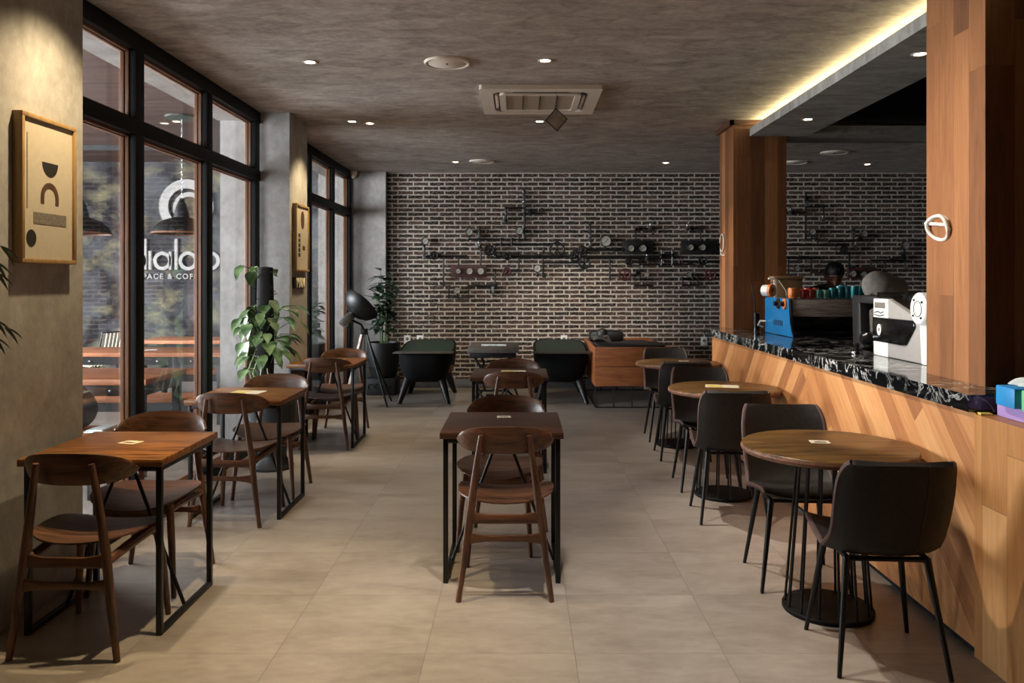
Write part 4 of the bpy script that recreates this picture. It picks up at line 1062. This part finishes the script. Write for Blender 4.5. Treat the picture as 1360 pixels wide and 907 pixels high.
# ------------------------------------------------------------------ two people behind the bar
def evaluated(o, name, m, parent):
    bpy.context.view_layer.update()
    me = bpy.data.meshes.new_from_object(o.evaluated_get(bpy.context.evaluated_depsgraph_get())); me.name = name
    old = o.data; bpy.data.objects.remove(o); bpy.data.meshes.remove(old)
    me.materials.clear(); me.materials.append(m); me.polygons.foreach_set('use_smooth', [True]*len(me.polygons))
    n = bpy.data.objects.new(name, me); COL.objects.link(n); n.parent = parent
    return n
def skin(joints, edges, sub=2, root=0):
    me = bpy.data.meshes.new('sk'); me.from_pydata([j[:3] for j in joints], edges, []); o = bpy.data.objects.new('sk', me); COL.objects.link(o)
    md = o.modifiers.new('s', 'SKIN'); md.use_smooth_shade = True
    for i, j in enumerate(joints):
        v = me.skin_vertices[0].data[i]; rr_ = j[3] if isinstance(j[3], tuple) else (j[3], j[3]); v.radius = rr_; v.use_root = (i == root)
    if sub: s = o.modifiers.new('u', 'SUBSURF'); s.levels = sub; s.render_levels = sub
    return o
def human(name, lab, loc, rz, bend, headtilt, scarf):
    """faces -y locally; arms forward at work on the counter"""
    r = thing(name, lab, 'person', loc, rz)
    sb, cb = math.sin(bend), math.cos(bend)                              # forward lean about the hips
    def lean(y, z):
        if z <= .95: return (y, z)
        h = z-.95; return (-sb*h+cb*y, .95+cb*h+sb*y)
    J, E = [], []
    def add(x, y, z, rad, p=None, ln=True):
        y, z = lean(y, z) if ln else (y, z)
        J.append((x, y, z, rad))
        if p is not None: E.append((p, len(J)-1))
        return len(J)-1
    pel = add(0, 0, .95, (.155, .11)); wa = add(0, 0, 1.10, (.135, .1), pel); chs = add(0, 0, 1.28, (.155, .11), wa)
    sh = add(0, 0, 1.40, (.11, .08), chs); nk = add(0, -.02, 1.46, .055, sh); hd0 = add(0, -.045, 1.52, .05, nk)
    hy, hz = lean(0, 1.4); wy, wz = hy-(.13 if scarf else .30), 1.14
    hands = []
    for s in (-1, 1):
        a = add(s*.17, 0, 1.385, .058, sh); b = add(s*.235, hy*.6-.06, (hz+wz)/2-.02, .044, a, False)
        w = (s*.11, wy, wz); c = add(*w, .028, b, False); pm = add(w[0]-s*.02, w[1]-.055, w[2]-.008, (.034, .018), c, False)
        hip = add(s*.09, 0, .87, .085, pel); kn = add(s*.1, .0, .49, .058, hip); an = add(s*.1, .02, .08, .038, kn); add(s*.11, -.13, .03, .03, an)
        for k in range(4):
            x = w[0]-s*.02+(k-1.5)*.019; L = (.055, .068, .066, .05)[k]; y0 = w[1]-.085
            q = add(x, y0, w[2]-.008, .0095, pm, False); q = add(x, y0-L*.5, w[2]-.016, .0085, q, False); add(x, y0-L*.85, w[2]-.045, .0075, q, False)
        q = add(w[0]-s*.055, w[1]-.045, w[2]-.01, .0105, pm, False); add(w[0]-s*.066, w[1]-.085, w[2]-.025, .0085, q, False)
    bo = skin(J, E, 2)
    bpy.context.view_layer.update()
    me = bpy.data.meshes.new_from_object(bo.evaluated_get(bpy.context.evaluated_depsgraph_get())); old = bo.data; bpy.data.objects.remove(bo); bpy.data.meshes.remove(old)
    # head: skull, jaw, nose, ears fused with the body
    ly, lz = lean(-.075, 1.60); hc = Vector((0, ly, lz)); T = Matrix.Translation(hc)@Matrix.Rotation(headtilt, 4, 'X')
    H = MB(); t = bmesh.new(); bmesh.ops.create_uvsphere(t, u_segments=40, v_segments=28, radius=1)
    for v in t.verts:
        x, y, z = v.co; w = .076*(1-.12*max(0, -z)); 
        zz = z*.118 if z > 0 else z*.122; yy = y*.096
        if z < -.2 and y > 0: yy *= 1-.45*min(1, (-z-.2)/.6)
        if z < -.35: w *= 1-.3*(-z-.35)
        if y < 0 and -.1 < z < .18 and .25 < abs(x) < .6: yy += .009           # eye sockets
        v.co = (x*w, yy, zz)
    H._take(t, T)
    H.sheet(lambda u, v: T@Vector(((2*u-1)*(.008+.009*v), -.088-.026*v**1.4*(1-abs(2*u-1)**2), .012-.05*v)), 8, 8, .02)
    for s in (-1, 1):
        H.sphere((0, 0, 0), .001, 4); H.sheet(lambda u, v: T@Vector((s*(.074+.012*math.sin(v*PI)), .012+.03*u, -.035+.07*v-.008*u)), 6, 6, .01)
    H.sheet(lambda u, v: T@Vector(((2*u-1)*.024, -.083-.006*math.sin(v*PI)*(1-abs(2*u-1)**2), -.07+.016*v)), 8, 4, .01)
    H.bm.from_mesh(me); bpy.data.meshes.remove(me)
    bm2 = bpy.data.meshes.new('b'); H.bm.to_mesh(bm2); H.bm.free(); bo = bpy.data.objects.new('b', bm2); COL.objects.link(bo)
    rm = bo.modifiers.new('r', 'REMESH'); rm.mode = 'VOXEL'; rm.voxel_size = .0062
    sm = bo.modifiers.new('s', 'SMOOTH'); sm.iterations = 4; sm.factor = .5
    evaluated(bo, 'body', M['skin'], r)
    for s in (-1, 1):
        MB().sphere(T@Vector((s*.031, -.078, .012)), .0125, 7, (1, .6, .55)).build('eye', M['eye'], r)
        MB().tube([T@Vector((s*.014, -.091, .035)), T@Vector((s*.032, -.088, .042)), T@Vector((s*.052, -.074, .034))], .0045, 6).build('eyebrow', M['hair'], r)
    MB().tube([T@Vector((-.024, -.086, -.064)), T@Vector((0, -.094, -.062)), T@Vector((.024, -.086, -.064))], [.003, .006, .003], 6).build('lips', M['lip'], r)
    # clothing
    J2, E2 = [], []
    def add2(x, y, z, rad, p=None, ln=True):
        y, z = lean(y, z) if ln else (y, z)
        J2.append((x, y, z, rad))
        if p is not None: E2.append((p, len(J2)-1))
        return len(J2)-1
    p0 = add2(0, 0, .90, (.178, .13)); p1 = add2(0, 0, 1.10, (.165, .125), p0); p2 = add2(0, 0, 1.28, (.182, .135), p1); p3 = add2(0, 0, 1.40, (.14, .105), p2); add2(0, -.01, 1.47, (.078, .074), p3)
    for s in (-1, 1):
        a = add2(s*.18, 0, 1.395, .078, p3); b = add2(s*.235, hy*.6-.06, (hz+wz)/2-.02, .062, a, False)
        if scarf: add2(s*.13, wy+.06, wz+.005, .045, b, False)
    evaluated(skin(J2, E2, 2), 'shirt', M['shirt'], r)
    J2, E2 = [], []
    h0 = add2(0, 0, .97, (.165, .122))
    for s in (-1, 1):
        a = add2(s*.09, 0, .86, .102, h0); b = add2(s*.1, 0, .49, .078, a); add2(s*.1, .02, .1, .066, b)
    evaluated(skin(J2, E2, 2), 'trousers', M['trouser'], r)
    for s in (-1, 1): MB().box(s*.11-.045, s*.11+.045, -.18, .07, .0, .065, .02).build('shoe', M['gloss'], r)
    if scarf:
        def g(u, v):
            a = 2*PI*u; z = -.14+.285*v; k = math.sin(min(1, (1-v)*1.9)*PI/2)**.55
            rx, ry = .1*k+.004, .118*k+.004
            if v < .35: rx *= 1+.35*(.35-v); ry *= 1+.25*(.35-v)
            p = Vector((rx*math.sin(a), -ry*math.cos(a)+.012, z))
            if p.y < -.06 and -.13 < z < .07: p.y = -.066
            p *= 1+.02*math.sin(9*v+2*a)
            return T@p
        MB().sheet(g, 36, 24, .006).build('headscarf', M['scarf'], r)
        MB().sheet(lambda u, v: T@Vector((.108*math.sin((u-.5)*PI*1.05), .01+.03*v-.02, -.1+.235*math.cos((u-.5)*PI*1.05)+.005*v)), 24, 4, .02).build('scarf_fold', M['scarf'], r)
    else:
        def g(u, v):
            a = 2*PI*u; k = v; el = (1-k)*PI/2
            front = max(0, math.cos(a)); low = .028+.05*front**1.5
            z = low+(.14-low)*math.sin(k*PI/2); rr2 = math.cos(k*PI/2)**.6
            side = .082*rr2+.002; d = .106*rr2+.002
            z -= .06*(1-k)*max(0, -math.cos(a))
            n = .004*math.sin(17*a)*math.sin(9*v)
            return T@Vector(((side+n)*math.sin(a), -(d+n)*math.cos(a)+.006, z+n))
        MB().sheet(g, 44, 16, .014).build('hair', M['hair'], r, angle=70)
    return r
human('person', 'person with short black hair and black shirt, head bowed over the espresso machine', (3.08, 7.98, 0), R(-12), R(20), R(30), False)
human('person', 'person in a grey headscarf bending behind the white grinder', (3.10, 5.98, 0), R(-82), R(36), R(62), True)
# ------------------------------------------------------------------ terrace beyond the glass
def out_table(lab, x0, x1, y0, y1, z, grp, name='outdoor_table', cat='table'):
    cx, cy = (x0+x1)/2, (y0+y1)/2; w, d = (x1-x0)/2, (y1-y0)/2
    r = thing(name, lab, cat, (cx, cy, 0), 0, grp)
    MB().box(-w, w, -d, d, z-.045, z, .006).build('tabletop' if cat == 'table' else 'seat', M['outwood'], r)
    mb = MB().box(-w+.03, w-.03, -d+.03, -d+.06, z-.13, z-.046).box(-w+.03, w-.03, d-.06, d-.03, z-.13, z-.046).box(-w+.03, -w+.06, -d+.06, d-.06, z-.13, z-.046).box(w-.06, w-.03, -d+.06, d-.06, z-.13, z-.046)
    mb.build('apron', M['black'], r)
    mb = MB(); k = 0
    while -w+.15+k*.35 < w-.1: mb.sphere((-w+.15+k*.35, -d+.028, z-.09), .014, 5); k += 1
    mb.build('bolt', M['steel'], r)
    for sx in (-1, 1):
        for sy in (-1, 1):
            a, b = sorted((sx*(w-.03), sx*(w-.09))); c, e = sorted((sy*(d-.03), sy*(d-.09)))
            MB().box(a, b, c, e, 0, z-.131, .003).build('leg', M['black'], r)
    return r
TGp, BGp = 'long wooden terrace tables', 'long wooden terrace benches'
out_table('long brown wooden terrace table nearest the window glass', -6.4, -2.82, 6.05, 6.8, .75, TGp)
out_table('long wooden terrace table second from the glass, with a white card', -7.4, -3.05, 8.28, 9.0, .75, TGp)
out_table('long wooden terrace table farthest back below the wall lettering', -4.75, -3.15, 9.95, 10.65, .75, TGp)
out_table('wooden terrace bench close to the glass with a dark bag on it', -6.2, -2.85, 5.42, 5.8, .45, BGp, 'outdoor_bench', 'bench')
out_table('wooden terrace bench behind the nearest terrace table', -6.4, -2.85, 7.15, 7.5, .45, BGp, 'outdoor_bench', 'bench')
out_table('wooden terrace bench behind the second terrace table', -7.4, -3.1, 9.3, 9.6, .45, BGp, 'outdoor_bench', 'bench')
b = thing('bag', 'dark navy bag slumped on the terrace bench by the glass', 'bag', (-3.22, 5.62, .4505))
def bagf(u, v):
    a = 2*PI*u; k = math.sin(max(.02, min(.98, v))*PI)**.16; p = Vector((.19*k*math.copysign(abs(math.cos(a))**.5, math.cos(a)), .13*k*math.copysign(abs(math.sin(a))**.5, math.sin(a)), .33*v))
    p.x += .1*v*(1 if math.cos(a) > 0 else .2)-.06*v*v; p.z -= .1*v*max(0, math.cos(a)); return p
MB().sheet(bagf, 28, 16, .008).build('sack', M['bag'], b)
MB().tube([(-.1, -.09, .28), (-.06, -.15, .2), (-.05, -.15, .1), (-.08, -.12, .02)], .012, 7).build('strap', M['black'], b)
nw = thing('newspaper', 'folded white papers on the terrace bench right of the dark bag', 'newspaper', (-2.97, 5.9, 0)); nw.location = (-2.93, 5.64, .451)
MB().box(-.06, .06, -.14, .12, 0, .008, .001).box(-.055, .055, -.12, .1, .0085, .016, .001).build('sheets', M['tissue'], nw)
tcard = thing('table_card', 'small white card on the second terrace table, seen through the glass', 'card', (-3.95, 8.6, .7505), .3)
MB().box(-.06, .06, -.05, .05, 0, .003).build('sheet', M['tissue'], tcard)
# slatted chair beyond the column
rc_ = thing('slatted_chair', 'cream slatted chair behind the near column on the terrace', 'chair', (-5.36, 10.2, 0), R(70))
mb = MB()
for k in range(8):
    x = -.2+k*.057; mb.tube([(x, .2, .44), (x, -.1, .42), (x, -.22, .5), (x, -.27, .66), (x, -.31, .84)], .012, 6)
mb.build('slat', M['rattan'], rc_)
MB().tube([(-.22, .2, .44), (-.22, -.22, .5), (-.22, -.31, .85), (.22, -.31, .85), (.22, -.22, .5), (.22, .2, .44)], .011, 7).build('rim', M['black'], rc_)
for sx in (-1, 1):
    for y, y2 in ((.17, .22), (-.14, -.22)): MB().tube([(sx*.16, y, .43), (sx*.22, y2, 0)], .011, 7).build('leg', M['black'], rc_)
# pendant lamps, track light
def pendant(lab, x, y):
    r = thing('pendant_lamp', lab, 'pendant lamp', (x, y, 3.3), 0, 'black dome pendants on the terrace')
    MB().lathe([(.002, -.0), (.175, -.0), (.175, -.02), (.03, -.03), (.002, -.03)], 32).build('ceiling_plate', M['patina'], r)
    mb = MB()
    for k in range(22):
        c = (0, 0, -.05-k*.04); mb.tube([(.007*math.cos(a)*(k % 2), .007*math.cos(a)*(1-k % 2), c[2]+.022*math.sin(a)) for a in [2*PI*q/8 for q in range(8)]], .0028, 5, closed=True)
    mb.build('chain', M['steel'], r)
    MB().lathe([(.02, -.9), (.03, -.93), (.05, -.97), (.075, -1.05), (.085, -1.11), (.2, -1.15), (.285, -1.22), (.31, -1.28), (.3, -1.28), (.19, -1.17), (.07, -1.12), (.02, -1.1)], 40, caps=False).build('shade', M['shade'], r)
    MB().lathe([(.312, -1.275), (.316, -1.29), (.305, -1.295), (.3, -1.28), (.312, -1.275)], 40, caps=False).build('rim', M['redge'], r)
    MB().sphere((0, 0, -1.2), .05, 8).build('bulb', M['white'], r)
    return r
pendant('black dome pendant lamp hanging on a chain before the round wall emblem', -3.72, 8.83)
pendant('black dome pendant lamp half hidden by the near plaster column', -4.83, 8.83)
tk = thing('track_light', 'black track with a small spot lamp under the terrace ceiling', 'track light', (-5.2, 10.7, 3.25))
MB().box(-1.2, .55, -.02, .02, -.02, .05).build('track', M['black'], tk)
q = Matrix.Translation((-.02, 0, -.14))@Matrix.Rotation(.6, 4, 'Y')
MB().lathe([(.002, -.09), (.05, -.09), (.055, .06), (.04, .07), (.002, .07)], 18, q).tube([(-.02, 0, -.02), (-.02, 0, -.1)], .012, 6).build('spot_head', M['black'], tk)
# lettering and emblem on the terrace wall
sgn = thing('wall_sign', 'raised pale wall sign with round emblem and cafe lettering on the terrace wall', 'sign', at(238, 360, 12.2))
O = Vector(sgn.location)
def Wl(px, py): v = Vector(at(px, py, 12.2))-O; return (v.x, -.03, v.z)
def wring(mb, cx, cy, r, w, a0=0, a1=2*PI, n=30):
    c = Wl(cx, cy); k = 12.2/F; ro, ri = (r+w/2)*k, (r-w/2)*k; full = a1-a0 > 6.28
    outer = [(c[0]+ro*math.cos(a0+(a1-a0)*i/n), c[2]+ro*math.sin(a0+(a1-a0)*i/n)) for i in range(n+1)]
    inner = [(c[0]+ri*math.cos(a0+(a1-a0)*i/n), c[2]+ri*math.sin(a0+(a1-a0)*i/n)) for i in range(n+1)]
    for i in range(n): mb.prism([outer[i], outer[i+1], inner[i+1], inner[i]], -.05, 0, 'y')
    return mb
def wbar(mb, x, y0, y1, w):
    a, b = Wl(x-w/2, y1), Wl(x+w/2, y0); mb.box(a[0], b[0], -.05, 0, a[2], b[2], .012); return mb
def letter(fn): m_ = MB(); fn(m_); m_.build('letter', M['signwhite'], sgn, False)
letter(lambda m_: wbar(wring(m_, 184, 346.5, 10, 4.6), 194.5, 317, 358.5, 4.8))
letter(lambda m_: wbar(m_, 201, 333, 358.5, 4.6))
letter(lambda m_: wbar(wring(m_, 217.5, 346.5, 10, 4.6), 227.6, 334, 358.5, 4.6))
letter(lambda m_: wbar(m_, 235.5, 317, 358.5, 4.8))
letter(lambda m_: wring(m_, 251.5, 346.5, 10.3, 4.6))
letter(lambda m_: wring(m_, 281, 346.5, 10.3, 4.6))
p = Wl(184.5, 370.3)
tx = text_mesh('SPACE & COFFEE', .112, 'small_lettering', M['signwhite'], sgn, (p[0], -.012, p[2]), (PI/2, 0, 0), .012, 1.28, 'LEFT')
MB_ = MB(); wring(MB_, 249, 274.5, 30, 12, -.35, 5.1, 40); MB_.build('emblem_ring', M['signwhite'], sgn, False)
MB_ = MB(); wring(MB_, 253, 277, 18.5, 6, .5, 4.4, 26); MB_.build('emblem_crescent', M['signwhite'], sgn, False)
MB_ = MB(); c = Wl(262, 290); MB_.prism([(c[0]-.02, c[2]), (c[0]+.14, c[2]+.12), (c[0]+.2, c[2]+.0), (c[0]+.04, c[2]-.14)], -.05, 0, 'y'); MB_.build('emblem_stroke', M['signwhite'], sgn, False)
WORLD = 2.4; EXPO = 0.65
_W, _N = (1, .78, .45), (1, .90, .77)
LSPOTS = [(-1.44, 5.51, 50, 62, _W), (.175, 5.47, 50, 70, _N), (.19, 7.57, 40, 70, _N), (-1.43, 7.66, 55, 58, _W), (-.81, 10.17, 45, 70, _W), (1.87, 10.24, 20, 60, _N),
          (-1.1, 3.3, 140, 60, _W), (.1, 3.1, 130, 60, _N), (4.5, 10.37, 4, 70, _N), (4.0, 8.68, 4, 70, _N)]
ASPOTS = [((-1.72, 3.72, 2.97), (-2.19, 3.66, .5), 95, 104, 1, _W), ((-1.58, 7.57, 2.97), (-2.1, 7.5, 1.3), 70, 80, .8, _W),
          ((.175, 5.47, 2.97), (1.8, 5.0, .6), 130, 56, .7, _N), ((.175, 4.0, 2.97), (1.9, 3.6, .8), 150, 95, 1, _N), ((.19, 7.57, 2.97), (1.9, 7.2, 1.0), 110, 60, .7, _N),
          ((.19, 7.57, 2.97), (-.75, 11.2, .8), 120, 38, 1, _N), ((.19, 7.57, 2.97), (.95, 11.2, .8), 260, 38, 1, _N),
          ((2.417, 6.72, 2.82), (2.3, 6.72, 1), 10, 60, .6, _N), ((2.387, 4.78, 2.82), (2.3, 4.78, 1), 10, 60, .6, _N)]
AREAS = [((-8.6, 7.0, 1.9), (-2.3, 6.0, 1.4), 1050, 5, 2.4, (.92, .96, 1)), ((-4.5, .9, 1.9), (-3.2, 7, 1.4), 420, 3, 2.4, (.9, .95, 1))]  # lamps added outside to strengthen the skylight from the terrace's open sides
# ------------------------------------------------------------------ light
w = bpy.data.worlds.new('world'); SC.world = w; w.use_nodes = True
nt = w.node_tree; bgd = nt.nodes['Background']
sky = nt.nodes.new('ShaderNodeTexSky'); sky.sky_type = 'HOSEK_WILKIE'; sky.turbidity = 6; sky.sun_direction = (-.4, -.5, .75)
mixn = nt.nodes.new('ShaderNodeMix'); mixn.data_type = 'RGBA'; mixn.inputs[0].default_value = .75
nt.links.new(sky.outputs[0], mixn.inputs[6]); mixn.inputs[7].default_value = (.74, .78, .86, 1)
nt.links.new(mixn.outputs[2], bgd.inputs[0]); bgd.inputs[1].default_value = WORLD
def spot(loc, aim, e, size, blend, col, r=.03):
    l = bpy.data.lights.new('spot', 'SPOT'); l.energy = e; l.spot_size = R(size); l.spot_blend = blend; l.color = col; l.shadow_soft_size = r
    o = bpy.data.objects.new('spot', l); COL.objects.link(o); o.location = loc
    o.rotation_euler = (Vector(aim)-Vector(loc)).to_track_quat('-Z', 'Y').to_euler(); return o
def area(loc, aim, e, sx, sy, col):
    l = bpy.data.lights.new('area', 'AREA'); l.shape = 'RECTANGLE'; l.size = sx; l.size_y = sy; l.energy = e; l.color = col
    o = bpy.data.objects.new('area', l); COL.objects.link(o); o.location = loc
    o.rotation_euler = (Vector(aim)-Vector(loc)).to_track_quat('-Z', 'Y').to_euler(); return o
WARM = (1, .80, .50); NEU = (1, .90, .74)
z = CEIL-.03
for x, y, e, s, c in LSPOTS: spot((x, y, z), (x, y, 0), e, s, .7, c)
for loc, aim, e, s, b_, c in ASPOTS: spot(loc, aim, e, s, b_, c)
for a_ in AREAS: area(*a_)
vs = SC.view_settings; vs.view_transform = 'Standard'; vs.look = 'None'; vs.gamma = 1.0; vs.use_curve_mapping = False; vs.exposure = EXPO
SC.display_settings.display_device = 'sRGB'
SC.cycles.max_bounces = 8; SC.cycles.transparent_max_bounces = 12; SC.cycles.caustics_reflective = False; SC.cycles.caustics_refractive = False
